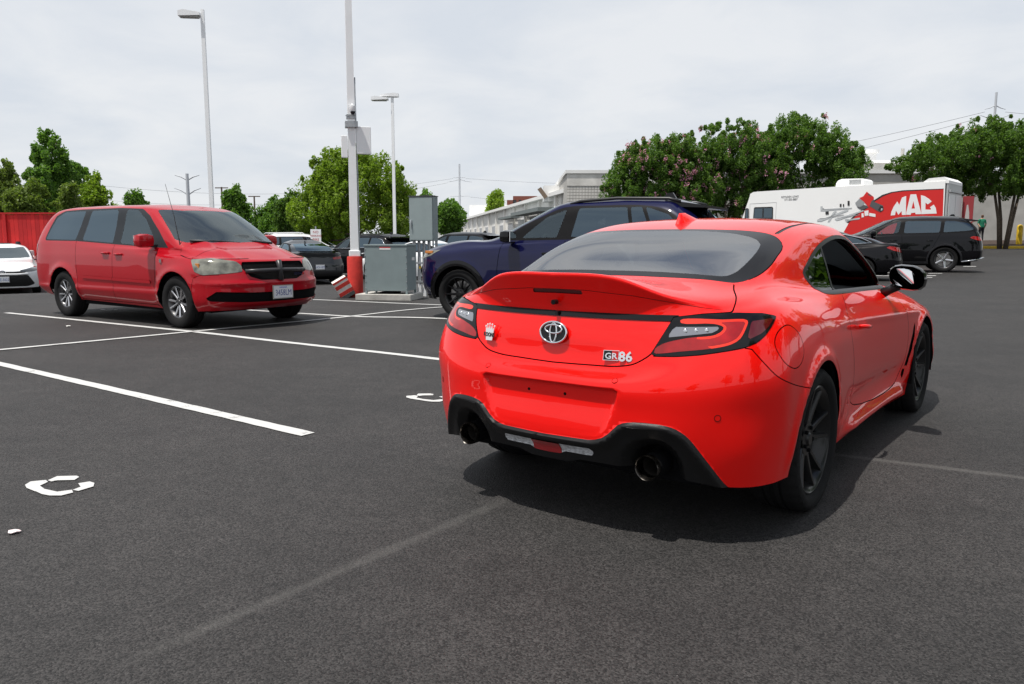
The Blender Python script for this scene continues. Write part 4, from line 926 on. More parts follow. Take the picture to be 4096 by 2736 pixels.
    s.V[:, 2] += np.where(dz(s.V) & (s.V[:, 2] < .33), -(.016*cen)*(1-sstep(s.V[:, 2], .295, .33)), 0)
    # ---- light unit in the diffuser: recess
    fog = [(-.01, .361), (.105, .362), (.218, .363), (.226, .358), (.226, .327), (.07, .326), (.06, .312), (-.01, .311)]
    fogp = np.array([(a, b) for a, b in fog]); fogp[0, 0] = -.3; fogp[-1, 0] = -.3
    cut(fogp, back, dz, 'fog', ('diffuser',))
    s.split(lambda P: np.where(dz(P), P[:, 1]-.072, 1.), 'fogred', None, ('fog',))
    # ---- tail lamps
    lamp3 = np.array([(-.712,.501,.903),(-.756,.473,.829),(-.788,.438,.752),(-.76,.54,.758),(-.735,.62,.768),(-.686,.716,.786),(-.643,.761,.797),(-.592,.792,.815),(-.545,.806,.84),(-.49,.812,.873),(-.441,.811,.905),(-.50,.775,.918),(-.588,.704,.922),(-.662,.605,.917)])
    lamp = rear(lamp3)
    def ofs(P3): return rear(np.array(P3))
    cut(lamp, rear, rz, 'lamp')
    red = closed_spl(ofs([(-.708,.522,.893),(-.638,.667,.897),(-.577,.745,.893),(-.597,.748,.869),(-.637,.742,.829),(-.663,.725,.811),(-.696,.688,.797),(-.757,.553,.776),(-.784,.450,.765),(-.770,.470,.795),(-.72,.56,.826),(-.68,.665,.842),(-.650,.68,.868),(-.66,.645,.881),(-.715,.527,.882)]), 4)
    cut(red, rear, rz, 'lens_red', ('lamp',))
    s.split(lambda P: np.where(rz(P) & (P[:, 0] > -.72), sdf(rear(P), red)+.009, -1.), None, 'lens_edge', ('lens_red',))
    clear = ofs([(-.729,.510,.868),(-.659,.664,.873),(-.662,.668,.863),(-.684,.649,.848),(-.754,.492,.826)])
    cut(clear, rear, rz, 'lens_clear', ('lamp',))
    mark = ofs([(-.570,.757,.890),(-.462,.808,.899),(-.51,.806,.87),(-.56,.795,.845),(-.625,.763,.822)])
    cut(mark, rear, rz, 'lens_dark', ('lamp',))
    gap(lamp, rear, rz, .0022, ('body',))
    # ---- black bar between the lamps
    cut([(-.1, .884), (.55, .887), (.55, .911), (-.1, .907)], back, lambda P: (P[:, 0] < -.55) & (P[:, 1] < .52), 'bar', ('body',))
    # ---- boot lid
    lid = np.concatenate([rear(np.array([(-.83, -.02, .692)])), open_spl(rear(np.array([(-.83, .0, .692),(-.824,.161,.695),(-.814,.30,.700),(-.805,.372,.714),(-.796,.41,.735),(-.786,.440,.757)])), 5),
                          rear(np.array([(-.712,.502,.903),(-.66,.60,.918),(-.60,.690,.924)])), open_spl(rear(np.array([(-.585,.688,.928),(-.55,.678,.943),(-.48,.655,.970),(-.40,.625,.998),(-.312,.583,1.022)])), 4),
                          rear(np.array([(-.315, .5, 1.2), (-.5, -.02, 1.2)]))])
    lz = lambda P: (P[:, 0] < -.2) & (P[:, 2] < 1.2)
    cut(lid, rear, lz, 'lid', ('body',))
    gap(lid, rear, lambda P: lz(P) & (P[:, 2] < 1.035), .0026, ('body', 'lid'))
    # fine step line under the tail lip
    ll = rear(np.array([(-.80, -.02, 1.0),(-.795,.139,1.000),(-.766,.345,.984),(-.706,.496,.959),(-.647,.597,.940),(-.60,.68,.930)]))
    gap(np.concatenate([ll, [[ll[-1, 0]+.05, .3], [-.1, .3]]]), rear, lambda P: lz(P) & (P[:, 2] > .93) & (P[:, 1] < .655), .0012, ('lid',), 'step', keep=lambda P: P[:, 2] > .9)
    # ---- high stop lamp
    cut([(-.13, .984), (.132, .981), (.134, .998), (-.13, 1.0)], back, lambda P: (P[:, 0] < -.7) & (P[:, 2] > .95), 'stop', ('lid', 'step'))
    # ---- rear glass (top view), with its black printed border
    gl = np.concatenate([[(-.372, -.05)], open_spl([(-.372, 0), (-.372, .14), (-.370, .287), (-.347, .47), (-.313, .583), (-.206, .622), (-.042, .633), (.09, .625), (.217, .606), (.248, .572), (.25, .535), (.225, .42), (.20, .28), (.197, .14), (.196, 0)], 4), [(.196, -.05)]])
    gz = lambda P: (P[:, 2] > 1.0) & (P[:, 0] < .5)
    cut(gl, topv, gz, 'glass', ('body', 'lid', 'gap'))
    cl = np.concatenate([[(-.32, -.05)], open_spl([(-.32, 0), (-.318, .3), (-.30, .48), (-.27, .54), (-.136, .565), (.03, .56), (.10, .54), (.13, .49), (.145, .40), (.155, .2), (.158, 0)], 4), [(.158, -.05)]])
    cut(cl, topv, gz, 'clear', ('glass',))
    gap(gl, topv, lambda P: gz(P) & (P[:, 2] > 1.03), .003, ('body', 'lid'))
    # ---- windscreen
    ws = np.concatenate([[(1.545, -.05)], open_spl([(1.545, 0), (1.535, .2), (1.52, .36), (1.495, .46), (1.53, .51), (1.75, .575), (1.95, .605), (2.02, .55), (2.10, .42), (2.17, .2), (2.19, 0)], 4), [(2.19, -.05)]])
    cut(ws, topv, lambda P: (P[:, 2] > .88) & (P[:, 0] > 1.2), 'windscreen', ('body',))
    # ---- side glass with its trim
    dl = closed_spl([(.318, 1.045), (.40, 1.088), (.54, 1.14), (.692, 1.183), (.90, 1.218), (1.12, 1.232), (1.32, 1.215), (1.50, 1.155), (1.68, 1.07), (1.84, .985), (1.96, .918), (1.90, .902), (1.6, .908), (1.234, .918), (.80, .928), (.52, .937), (.425, .955), (.36, 1.0)], 4)
    sz = lambda P: (P[:, 1] > .45) & (P[:, 2] > .86)
    cut(dl, side, sz, 'trim', ('body',))
    cut(dl, side, lambda P: sz(P), None)
    s.split(lambda P: np.where(sz(P), sdf(side(P), dl)+.020, 1.), 'doorglass', None, ('trim',))
    s.split(lambda P: np.where(sz(P), P[:, 0]-(.69+.02*(P[:, 2]-1.05)/.13), 1.), 'quarterglass', None, ('doorglass',))
    qd = [(.665, 1.3), (.690, 1.06), (.652, .9), (.640, .9), (.672, 1.06), (.645, 1.3)]
    s.split(lambda P: np.where(sz(P), np.abs(P[:, 0]-(.69+.02*(P[:, 2]-1.05)/.13))-.011, 1.), 'trim', None, ('doorglass', 'quarterglass'))
    # ---- door, fuel flap is added on the right side only
    door = np.concatenate([open_spl([(.721, .93), (.664, .80), (.677, .70), (.718, .585), (.80, .40), (.835, .345), (.90, .318)], 5), open_spl([(1.07, .295), (1.37, .275), (1.75, .275), (1.93, .30), (2.02, .36), (2.06, .47), (2.05, .58), (1.998, .70), (1.93, .80), (1.90, .93)], 5)])
    dzn = lambda P: (P[:, 1] > .5) & (P[:, 2] < .93)
    cut(door, side, dzn, 'door', ('body',))
    gap(door, side, dzn, .0026, ('body', 'door'))
    # ---- rear bumper, bumper / wing seam
    bump = np.concatenate([rear(np.array([(-.83, -.1, .692), (-.83, .0, .692), (-.8, .372, .712), (-.786, .440, .757), (-.643, .761, .795), (-.622,.784,.79)])), open_spl(rear(np.array([(-.615,.79,.778),(-.594,.825,.735),(-.544,.860,.682),(-.440,.886,.640),(-.30,.891,.607),(-.2,.89,.59)])), 4), np.array([(1.6, .59), (1.6, .0), (-.2, .0)])])
    cut(bump, rear, lambda P: P[:, 0] < .0, 'bumper', ('body',))
    gap(bump, rear, lambda P: (P[:, 0] < .0) & (P[:, 1] > .76), .002, ('body', 'bumper'))
    # ---- wing vent behind the front wheel
    vent = closed_spl([(2.19, .665), (2.225, .62), (2.17, .47), (2.11, .38), (2.05, .30), (2.03, .32), (2.09, .43), (2.15, .56)], 4)
    cut(vent, side, dzn, 'vent', ('body',))
    # ---- roof ditch moulding
    rd = np.concatenate([open_spl([(.250, .548), (.30, .549), (.43, .545), (.72, .532), (1.0, .505), (1.3, .47)], 5), [(1.3, -.05), (.25, -.05)]])
    gap(rd, topv, lambda P: (P[:, 2] > 1.15) & (P[:, 1] > .4) & (P[:, 0] > .2) & (P[:, 0] < 1.32), .0075, ('body',), 'ditch', keep=lambda P: (P[:, 1] > .45) & (P[:, 0] > .255))
    cut(np.concatenate([rd[:26], [(1.53, .40), (1.53, -.05), (.15, -.05), (.15, .3)]]), topv, lambda P: (P[:, 2] > 1.15), 'roof', ('body',))
    # ---- bonnet and front bumper regions (front of the car, away from the camera)
    cut([(2.0, .6), (2.25, .60), (2.9, .55), (3.15, .3), (3.2, -.1), (2.0, -.1)], topv, lambda P: (P[:, 2] > .72) & (P[:, 0] > 1.9), 'bonnet', ('body',))
    cut([(2.93, .1), (2.93, .66), (3.6, .72), (3.6, .1)], side, lambda P: P[:, 0] > 2.8, 'front_bumper', ('body',))
    # fuel flap outline, kept as its own label
    fuel = closed_spl([(-.523,.796),(-.485,.842),(-.385,.867),(-.30,.817),(-.283,.754),(-.333,.708),(-.410,.698),(-.495,.733)], 5)
    cut(fuel, side, lambda P: (P[:, 1] > .6) & (P[:, 0] < 0), 'flap', ('body',))
    fs = lambda P: (P[:, 1] > .6) & (P[:, 0] < 0)
    s.split(lambda P: np.where(fs(P), np.abs(sdf(side(P), fuel))-.002, 1.), 'flapgap', None, ('body', 'flap'))
    s.finish()
    # ---------------- parts
    ob = s.obj
    ob('quarter_panel', ('body', 'flap', 'flapgap'), M_CRED, t, side=1)
    q = ob('quarter_panel', ('body',), M_CRED, t, side=-1)
    fl = ob('fuel_flap', ('flap',), M_CRED, t, side=-1)
    ob('fuel_flap_gap', ('flapgap',), M_GAP, fl, off=-.004, side=-1)
    ob('roof', ('roof',), M_CRED, t)
    ob('roof_moulding', ('ditch',), M_SATIN, t, off=-.003, side=1); ob('roof_moulding', ('ditch',), M_SATIN, t, off=-.003, side=-1)
    lidp_ = ob('boot_lid', ('lid',), M_CRED, t)
    ob('lip_seam', ('step',), pbr('seam_dark_red', (.16, .006, .004), .5), lidp_, off=-.0015)
    ob('high_stop_lamp', ('stop',), M_LENSDARK, lidp_, off=-.004)
    bu = ob('rear_bumper', ('bumper',), M_CRED, t)
    df = ob('diffuser', ('diffuser',), M_MATTE, t)
    [ob('tailpipe_recess', ('pipe_recess',), M_DARK, df, side=q) for q in (1, -1)]
    for q in (1, -1): ob('reversing_light', ('fog',), pbr('reverse_lens', (.72, .74, .78), .25, coat=1., metal=.3, bump=1., bscale=160, var=.45, vscale=55), df, off=.002, side=q)
    ob('fog_light', ('fogred',), pbr('fog_lens', (.40, .006, .012), .15, coat=1., bump=.5, bscale=220), df, off=.004)
    ob('light_bar', ('bar',), M_GBLACK, t, off=.004)
    for sd in (1, -1):
        lm = ob('tail_lamp', ('lamp',), M_GBLACK, t, off=.003, side=sd)
        ob('red_lens', ('lens_red',), M_LENSRED, lm, off=.004, side=sd)
        ob('light_guide', ('lens_edge',), pbr('lamp_guide_red', (.75, .03, .012), .15, coat=.5), lm, off=.0035, side=sd)
        rl = ob('reversing_lens', ('lens_clear',), M_LENSCLEAR, lm, off=.001, side=sd)
        for q in range(3):
            f_ = .30+.22*q; c_ = Vector((-.742+.075*f_, sd*(.502+.165*f_), .848+.010*f_)); b = MB(); b.lathe([(0, -.006), (.010, -.004), (.012, .0), (.012, .006)], c_, 'x', 14); b.build('light_emitting_diode', pbr('led_reflector', (.75, .76, .78), .12, metal=1.), rl, True)
        ob('marker_lens', ('lens_dark',), M_LENSDARK, lm, off=.004, side=sd)
        dr = ob('door', ('door',), M_CRED, t, side=sd)
        ob('window_trim', ('trim',), M_SATIN, t, off=.002, side=sd)
        ob('quarter_window', ('quarterglass',), M_SGLASS, t, side=sd)
        if sd > 0: ob('door_window', ('doorglass',), M_WSHIELD, t, side=sd)
        ob('wing_vent', ('vent',), M_DARK, t, off=-.012, side=sd)
        # handle
        hb = MB(); yy = sd*.842
        hb.tube([(.82, yy-sd*.012, .757), (.84, yy+sd*.008, .755), (.92, yy+sd*.013, .747), (.99, yy+sd*.006, .740), (1.01, yy-sd*.012, .738)], [.007, .011, .012, .010, .007], 8)
        hb.build('door_handle', M_CRED, dr, True)
    ob('shut_line', ('gap',), M_GAP, t, off=-.0045)['kind'] = 'stuff'
    rg = ob('rear_window', ('clear',), M_CGLASS, t)
    ob('window_border', ('glass',), pbr('printed_glass_border', (.006, .006, .008), .08, spec=.22), rg)
    ob('windscreen', ('windscreen',), M_WSHIELD, t)
    ob('bonnet', ('bonnet',), M_CRED, t); ob('front_bumper', ('front_bumper',), M_CRED, t)
    solid = [l for l in set(s.L) if l not in ('void', 'clear', 'windscreen', 'doorglass', 'quarterglass', 'gap', 'step', 'ditch', 'flapgap', 'pipe_recess', 'vent')]
    ob('body_lining', solid, M_INNER, t, off=-.022)
    # underbody and arch liners
    ub = MB(); ub.box((-.70, -.62, .24), (3.2, .62, .30)); ub.box((.40, -.79, .20), (2.18, .79, .30)); ub.box((-.55, -.60, .28), (-.05, .60, .60)); ub.box((-.70, -.60, .30), (-.45, .60, .42))
    ub.build('underbody', M_DARK, t)
    for cx in (0, 2.55):
        for sd in (1, -1):
            a = MB(); n = 20
            V = [];
            for k in range(n+1):
                an = math.pi*1.12*k/n-.06*math.pi
                for yy in (.86, .60): V.append((cx+.366*math.cos(an), sd*yy, .318+.366*math.sin(an)))
            V += [(cx, sd*.60, .318)]
            F = [(2*k, 2*k+1, 2*k+3, 2*k+2) for k in range(n)]+[(2*k+1, 2*n+2, 2*k+3) for k in range(n)]
            a.add(V, F); a.build('arch_liner', M_DARK, t)
    # tailpipes
    for sd in (1, -1):
        p = MB(); c = (0, sd*.460, .314)
        p.lathe([(.040, -.79), (.0445, -.822), (.0465, -.836), (.0495, -.840), (.0515, -.834), (.0515, -.812)], c, 'x', 40); o = p.build('tailpipe', pbr('dark_chrome', (.13, .12, .11), .25, metal=1., var_rough=.1, vscale=30), t, 50)
        b = MB(); b.lathe([(0, -.70), (.0385, -.70), (.0405, -.79)], c, 'x', 28); b.build('tailpipe_bore', pbr('sooty_steel', (.05, .045, .04), .7, metal=.5), o)
        b = MB(); b.lathe([(.0512, -.811), (.0505, -.60)], c, 'x', 28); b.build('tailpipe_body', M_DARK, o)
    # roof aerial: shark fin
    f = MB(); prof = []
    base = [(.10, 0), (.17, .028), (.30, .036), (.40, .030), (.42, 0)]
    rows = [(0, base), (.02, [(.115, 0), (.175, .022), (.29, .028), (.37, .02), (.385, 0)]), (.045, [(.135, 0), (.18, .013), (.25, .015), (.29, .009), (.30, 0)]), (.066, [(.150, 0), (.17, .005), (.20, .006), (.215, .003), (.225, 0)])]
    V = []
    for h, ps in rows:
        ring = [(a, b) for a, b in ps]+[(a, -b) for a, b in ps[-2:0:-1]]
        for a, b in ring: V.append((a+.22, b, 1.268+.10*(a+.05)*.6+h))
    n = 8; F = [(i*n+k, i*n+(k+1) % n, (i+1)*n+(k+1) % n, (i+1)*n+k) for i in range(3) for k in range(n)]+[tuple(range(24, 32))]
    f.add(V, F); f.build('roof_aerial', M_CRED, t, True)
    # door mirrors
    for sd in (1, -1):
        m = MB(); n = 14; V = []
        for i, (dx, ry, rzz) in enumerate([(0, .100, .068), (.03, .108, .076), (.08, .10, .07), (.12, .075, .052), (.145, .03, .02)]):
            for k in range(n):
                a = 2*math.pi*k/n; ca, sa = math.cos(a), math.sin(a)
                V.append((1.55+dx*1.15-.02*ca, sd*(.905+ry*np.sign(ca)*abs(ca)**.75), .985+rzz*np.sign(sa)*abs(sa)**.8-.012*ca))
        F = [(i*n+k, i*n+(k+1) % n, (i+1)*n+(k+1) % n, (i+1)*n+k) for i in range(4) for k in range(n)]+[tuple(range(4*n, 5*n))]
        m.add(V, F)
        mo = m.build('door_mirror', M_GBLACK, t, 60)
        g = MB(); g.add([(1.562-.013*math.cos(2*math.pi*k/20)+.012*math.sin(2*math.pi*k/20), sd*(.885+.064*np.sign(math.cos(2*math.pi*k/20))*abs(math.cos(2*math.pi*k/20))**.75), .985+.052*np.sign(math.sin(2*math.pi*k/20))*abs(math.sin(2*math.pi*k/20))**.8-.012*math.cos(2*math.pi*k/20)) for k in range(20)], [tuple(range(20))])
        g.build('mirror_glass', M_MIRROR, mo)
        st = MB(); st.tube([(1.64, sd*.765, .885), (1.63, sd*.80, .905), (1.62, sd*.85, .935)], [.03, .026, .03], 8); st.build('mirror_stalk', M_SATIN, mo, True)
    # cabin
    for yy in (.36, -.36):
        seat_mesh(.92, yy, .26).build('seat', M_SEAT, t, 50)
    rs = MB(); rs.box((.30, -.55, .50), (.42, .55, .88), .04); rs.box((.35, -.55, .42), (.75, .55, .52), .04); rs.build('rear_bench', M_SEAT, t, 50)
    dsh = MB(); dsh.add([(1.62, -.66, .86), (1.62, .66, .86), (2.1, .66, .90), (2.1, -.66, .90), (1.58, -.66, .62), (1.58, .66, .62)], [(0, 1, 2, 3), (0, 4, 5, 1)]); dsh.build('dashboard', pbr('dash_plastic', (.03, .03, .032), .7), t)
    sh = MB(); sh.add([(-.38, -.56, 1.0), (-.38, .56, 1.0), (.32, .52, .90), (.32, -.52, .90)], [(0, 1, 2, 3)]); sh.build('parcel_shelf', M_INNER, t)
    steering_wheel(t, 1.5, .36, .84)
    mi = MB(); mi.box((1.50, -.10, 1.13), (1.525, .10, 1.185), .01); mi.build('rear_view_mirror', M_INNER, t)
    pp = MB(); pp.box((1.60, -.36, .95), (1.604, -.22, 1.12)); pp.build('window_sticker', pbr('paper', (.7, .7, .7), .8), t)
    # badge, lettering, crown sticker, camera, sensors
    roundel(t, (-.813, .0, .818), (0, -1, 0), (.12, 0, 1), None, .068)
    camb = MB(); camb.cyl((-.815, .004, .945), (-.79, .004, .945), .011, n=16); camb.build('rear_camera', M_GBLACK, t)
    nb = MB(); nb.cyl((-.79, .004, .899), (-.775, .004, .899), .008, n=12); nb.build('washer_button', M_SATIN, t)
    Mg = frame((-.803, -.272, .742), (.21, -1, .02), (.12, 0, 1))
    b = MB(); b.prism([(-.033, -.020), (.033, -.020), (.036, .021), (-.030, .021)], lambda u, v, w: Mg @ Vector((u, v, w)), .004); bd = b.build('badge', M_CHROME, t)
    b = MB(); b.prism([(-.031, -.018), (.004, -.018), (.006, .019), (-.028, .019)], lambda u, v, w: Mg @ Vector((u, v, w+.0042)), .0006); b.build('badge_black_field', M_GBLACK, bd)
    b = MB(); b.prism([(.004, -.018), (.031, -.018), (.034, .019), (.006, .019)], lambda u, v, w: Mg @ Vector((u, v, w+.0042)), .0006); b.build('badge_red_field', pbr('badge_red', (.5, .01, .01), .3), bd)
    text_mesh('GR', .034, M_CHROME, 'badge_letters', bd, Mg @ Matrix.Translation((.002, -.003, .0055)), .0008, .0006, sx=1.15)
    M8 = frame((-.797, -.336, .740), (.25, -1, .02), (.12, 0, 1))
    text_mesh('86', .054, M_CHROME, 'model_number', t, M8 @ Matrix.Translation((0, 0, .003)), .002, .0016, sx=1.05)
    Mk = frame((-.797, .357, .79), (-.28, -1, 0), (.12, 0, 1))
    white = pbr('sticker_silver', (.75, .76, .78), .3, metal=.3)
    b = MB(); b.prism([(-.026, -.036), (.02, -.034), (.024, -.012), (.03, .028), (.018, .012), (.012, .034), (.002, .013), (-.006, .036), (-.012, .012), (-.022, .032), (-.022, .01), (-.034, .025), (-.03, -.012)], lambda u, v, w: Mk @ Vector((u, v, w)), .0025)
    kb = b.build('dealer_sticker', white, t)
    for u, v in ((-.034, .027), (-.022, .035), (-.006, .039), (.012, .037), (.030, .031)):
        b = MB(); b.cyl(Mk @ Vector((u, v, 0)), Mk @ Vector((u, v, .0025)), .0048, n=10); b.build('crown_ball', white, kb)
    text_mesh('KOONS', .024, pbr('sticker_black', (.01, .01, .01), .4), 'sticker_lettering', kb, Mk @ Matrix.Translation((-.004, -.010, .0032)), .0005, .0012, sx=.95)
    def surf(yy, zz):
        m = np.nonzero((s.V[:, 0] < -.5))[0]; k = m[np.argmin((s.V[m, 1]-abs(yy))**2+(s.V[m, 2]-zz)**2)]; p = s.V[k].copy(); n = s.N[k].copy()
        if yy < 0: p[1] *= -1; n[1] *= -1
        return Vector(p), Vector(n)
    for (yy, zz) in ((.322, .652), (-.322, .652), (.70, .535), (-.70, .535)):
        c, nv = surf(yy, zz); u1 = Vector((nv.y, -nv.x, 0)).normalized(); u2 = nv.cross(u1)
        b = MB(); b.cyl(c-nv*.004, c+nv*.0008, .0112, .0105, 20); ss = b.build('parking_sensor', M_CRED, bu)
        b = MB(); b.tube([c+nv*.0004+u1*(.0125*math.cos(2*math.pi*k/24))+u2*(.0125*math.sin(2*math.pi*k/24)) for k in range(24)], .0010, 5, closed=True); b.build('sensor_ring', M_GAP, ss)
    for yy, zz in ((.088, .572), (-.092, .570)):
        c, nv = surf(yy, zz); b = MB(); b.cyl(c-nv*.01, c+nv*.001, .0065, n=10); b.build('plate_hole', M_GAP, bu)
    # removable tow-eye covers: shallow raised rectangles on the diffuser
    for sd in (1, -1):
        c, nv = surf(sd*.425, .462); x1 = Vector((nv.y, -nv.x, 0)).normalized(); y1 = nv.cross(x1)*(1 if nv.cross(x1).z > 0 else -1)
        b = MB(); b.prism([(-.042, -.024), (.042, -.024), (.042, .02), (-.042, .02)], lambda u, v, w: c+x1*u+y1*v+nv*(w-.003), .0042); b.build('tow_eye_cover', M_MATTE, df)
    # tow-eye covers on the diffuser
    w = make_wheel(.325, .225, .244, 'ten', M_BLACKRIM, M_BLACKRIM)
    fit_wheels(t, w, (0, 2.55), (.765, .745), .318)
    return t
coupe()
# ------------------------------------------------------------------ other vehicles: the same kind of shell from a short description
def ikn(k, x): k = np.array(k, float); return np.interp(x, k[:, 0], k[:, 1])
def ring_row(r, ns=9):
    xr, xf, cr_, cf, w, z = r[:6]; nr, nf = (r[6], r[7]) if len(r) > 6 else (2.6, 2.3)
    if not isinstance(w, (list, tuple)): w = [(0, w)]
    if not isinstance(z, (list, tuple)): z = [(0, z)]
    P = []; fr = (0, .36, .64, .84, .96)
    wr, wf = ikn(w, xr+cr_), ikn(w, xf-cf)
    for f in fr: x = xr+cr_*(1-(1-f**nr)**(1/nr)); P.append((x, f*wr, ikn(z, x)))
    for k in range(ns):
        x = xr+cr_+(xf-cf-xr-cr_)*k/(ns-1); P.append((x, ikn(w, x), ikn(z, x)))
    for f in fr[::-1]: x = xf-cf*(1-(1-f**nf)**(1/nf)); P.append((x, f*wf, ikn(z, x)))
    return P
class Car:
    def __init__(s, name, label, pose, rows, paint_m, nu=6, nv=6, group=None, z=None):
        x, y, a = pose; s.t = thing(name, label, 'car', (x, y, gz(x, y) if z is None else z), a, group)
        s.s = Shell([ring_row(r) for r in rows], nu, nv); s.p = paint_m; s.solid_skip = {'void', 'gap'}
    def sid(s, P): return P[:, [0, 2]]
    def bk(s, P): return P[:, [1, 2]]
    def tp(s, P): return P[:, [0, 1]]
    def frn(s, P, cx): return np.stack([np.arctan2(P[:, 1], P[:, 0]-cx), P[:, 2]], 1)
    def rrn(s, P, cx): return np.stack([np.arctan2(P[:, 1], cx-P[:, 0]), P[:, 2]], 1)
    def arches(s, xs, z, r, clad=0.):
        for cx in xs:
            s.s.split(lambda P: np.where((P[:, 1] > .45) & (P[:, 2] < z+r+.3), np.hypot(P[:, 0]-cx, P[:, 2]-z)-r, 1.), 'void')
            if clad: s.s.split(lambda P: np.where((P[:, 1] > .45) & (P[:, 2] < z+r+.3), np.hypot((P[:, 0]-cx), P[:, 2]-z)-r-clad, 1.), 'clad', None, ('body',))
        s.ax = xs; s.az = z; s.ar = r
    def flare(s, xs, z, r, amt=.02, wd=.05):
        V = s.s.V
        for cx in xs:
            d = np.hypot(V[:, 0]-cx, V[:, 2]-z); V[:, 1] += np.where(V[:, 1] > .5, amt*np.exp(-((d-r)/wd)**2), 0)
    def region(s, poly, lab, dom='side', only=('body',), zone=None, smooth=0, cx=0.):
        poly = np.asarray(poly, float)
        D = {'side': s.sid, 'back': s.bk, 'top': s.tp, 'front': lambda P: s.frn(P, cx), 'rear': lambda P: s.rrn(P, cx)}[dom]
        if poly.shape[1] == 3: poly = D(poly)
        if smooth: poly = closed_spl(poly, smooth)
        zone = zone or (lambda P: np.ones(len(P), bool))
        if dom == 'side': z0 = zone; zone = lambda P: z0(P) & (P[:, 1] > .35)
        s.s.split(lambda P: np.where(zone(P), sdf(D(P), poly), 1.), lab, None, only)
        return poly, D, zone
    def seam(s, poly, dom='side', zone=None, w=.004, only=('body',), cx=0.):
        poly, D, zn = s.region(poly, None, dom, only, zone, 0, cx)
        s.s.split(lambda P: np.where(zn(P), np.abs(sdf(D(P), poly))-w, 1.), 'gap', None, only)
    def vseam(s, pts, z0, z1, w=.004, only=('body',)):
        """seam along a line given as (z, x) knots"""
        f = lambda P: P[:, 0]-np.interp(P[:, 2], [p[0] for p in pts], [p[1] for p in pts])
        zn = lambda P: (P[:, 1] > .5) & (P[:, 2] > z0) & (P[:, 2] < z1)
        s.s.split(lambda P: np.where(zn(P), f(P), 1.), None, None, only)
        s.s.split(lambda P: np.where(zn(P), np.abs(f(P))-w, 1.), 'gap', None, only)
    def parts(s, spec, body_name='body', sides=True, lining=True, off=-.02):
        """spec: (label, name, material, offset, split left/right)"""
        s.s.finish(); t = s.t; b = s.s.obj(body_name, ('body',), s.p, t); s.made = {}
        for lab, name, mat, of, lr in spec:
            if lr:
                for sd in (1, -1): s.made[(lab, sd)] = s.s.obj(name, (lab,), mat, t, of, sd)
            else: s.made[lab] = s.s.obj(name, (lab,), mat, t, of)
        sl_ = s.s.obj('shut_line', ('gap',), M_GAP, t, -.006)
        if sl_: sl_['kind'] = 'stuff'
        glass = {l for l, n, m, o, r in spec if 'glass' in l or 'screen' in l}
        if lining: s.s.obj('body_lining', [l for l in set(s.s.L.tolist()) if l not in glass | {'void', 'gap', 'clad'}], M_INNER, t, off)
        return b
    def under(s, x0, x1, w, z0, z1):
        b = MB(); b.box((x0+.15, -w+.12, z0), (x1-.3, w-.12, z1)); b.box((s.ax[0]+s.ar+.02, -w, z0), (s.ax[1]-s.ar-.02, w, z1)); b.build('underbody', M_DARK, s.t)
        for cx in s.ax:
            for sd in (1, -1):
                V = []; n = 14; r = s.ar+.004
                for k in range(n+1):
                    an = math.pi*1.1*k/n-.05*math.pi
                    for yy in (w+.06, w-.30): V.append((cx+r*math.cos(an), sd*yy, s.az+r*math.sin(an)))
                V.append((cx, sd*(w-.30), s.az)); mk('arch_liner', V, [(2*k, 2*k+1, 2*k+3, 2*k+2) for k in range(n)]+[(2*k+1, 2*n+2, 2*k+3) for k in range(n)], M_DARK, s.t)
    def mirror(s, x, y, z, mat, sc=1., sides=(1, -1)):
        for sd in sides:
            m = MB(); m.box((x-.07*sc, sd*(y), z-.09*sc), (x+.10*sc, sd*(y+.24*sc), z+.09*sc), .072*sc); o = m.build('door_mirror', mat, s.t, 50)
            g = MB(); g.box((x-.078*sc, sd*(y+.03*sc), z-.07*sc), (x-.0705*sc, sd*(y+.21*sc), z+.07*sc)); g.build('mirror_glass', M_MIRROR, o)
            st = MB(); st.box((x+.0, sd*(y-.12), z-.085*sc), (x+.07, sd*(y+.04), z-.05*sc)); st.build('mirror_arm', M_SATIN, o)
    def handle(s, x, y, z, mat, sd, L=.2):
        b = MB(); b.tube([(x-L/2, sd*(y-.01), z), (x-L*.35, sd*(y+.022), z+.003), (x+L*.35, sd*(y+.024), z+.006), (x+L/2, sd*(y-.008), z+.006)], [.01, .016, .016, .01], 8); b.build('door_handle', mat, s.t, True)
    def cabin(s, xf, xr, z, y=.37, rows=2, dash=None, wheel=None):
        for yy in (y, -y): seat_mesh(xf, yy, z, .5).build('seat', M_SEAT, s.t, 50)
        b = MB(); b.box((xr, -.6, z), (xr+.5, .6, z+.18), .04); b.box((xr-.12, -.6, z+.1), (xr+.04, .6, z+.72), .05); b.build('rear_bench', M_SEAT, s.t, 50)
        if dash: x, zz, w = dash; b = MB(); b.add([(x, -w, zz-.02), (x, w, zz-.02), (x+.55, w*.9, zz+.03), (x+.55, -w*.9, zz+.03), (x-.05, -w, zz-.35), (x-.05, w, zz-.35)], [(0, 1, 2, 3), (0, 4, 5, 1)]); b.build('dashboard', M_INNER, s.t)
        if wheel: steering_wheel(s.t, *wheel)
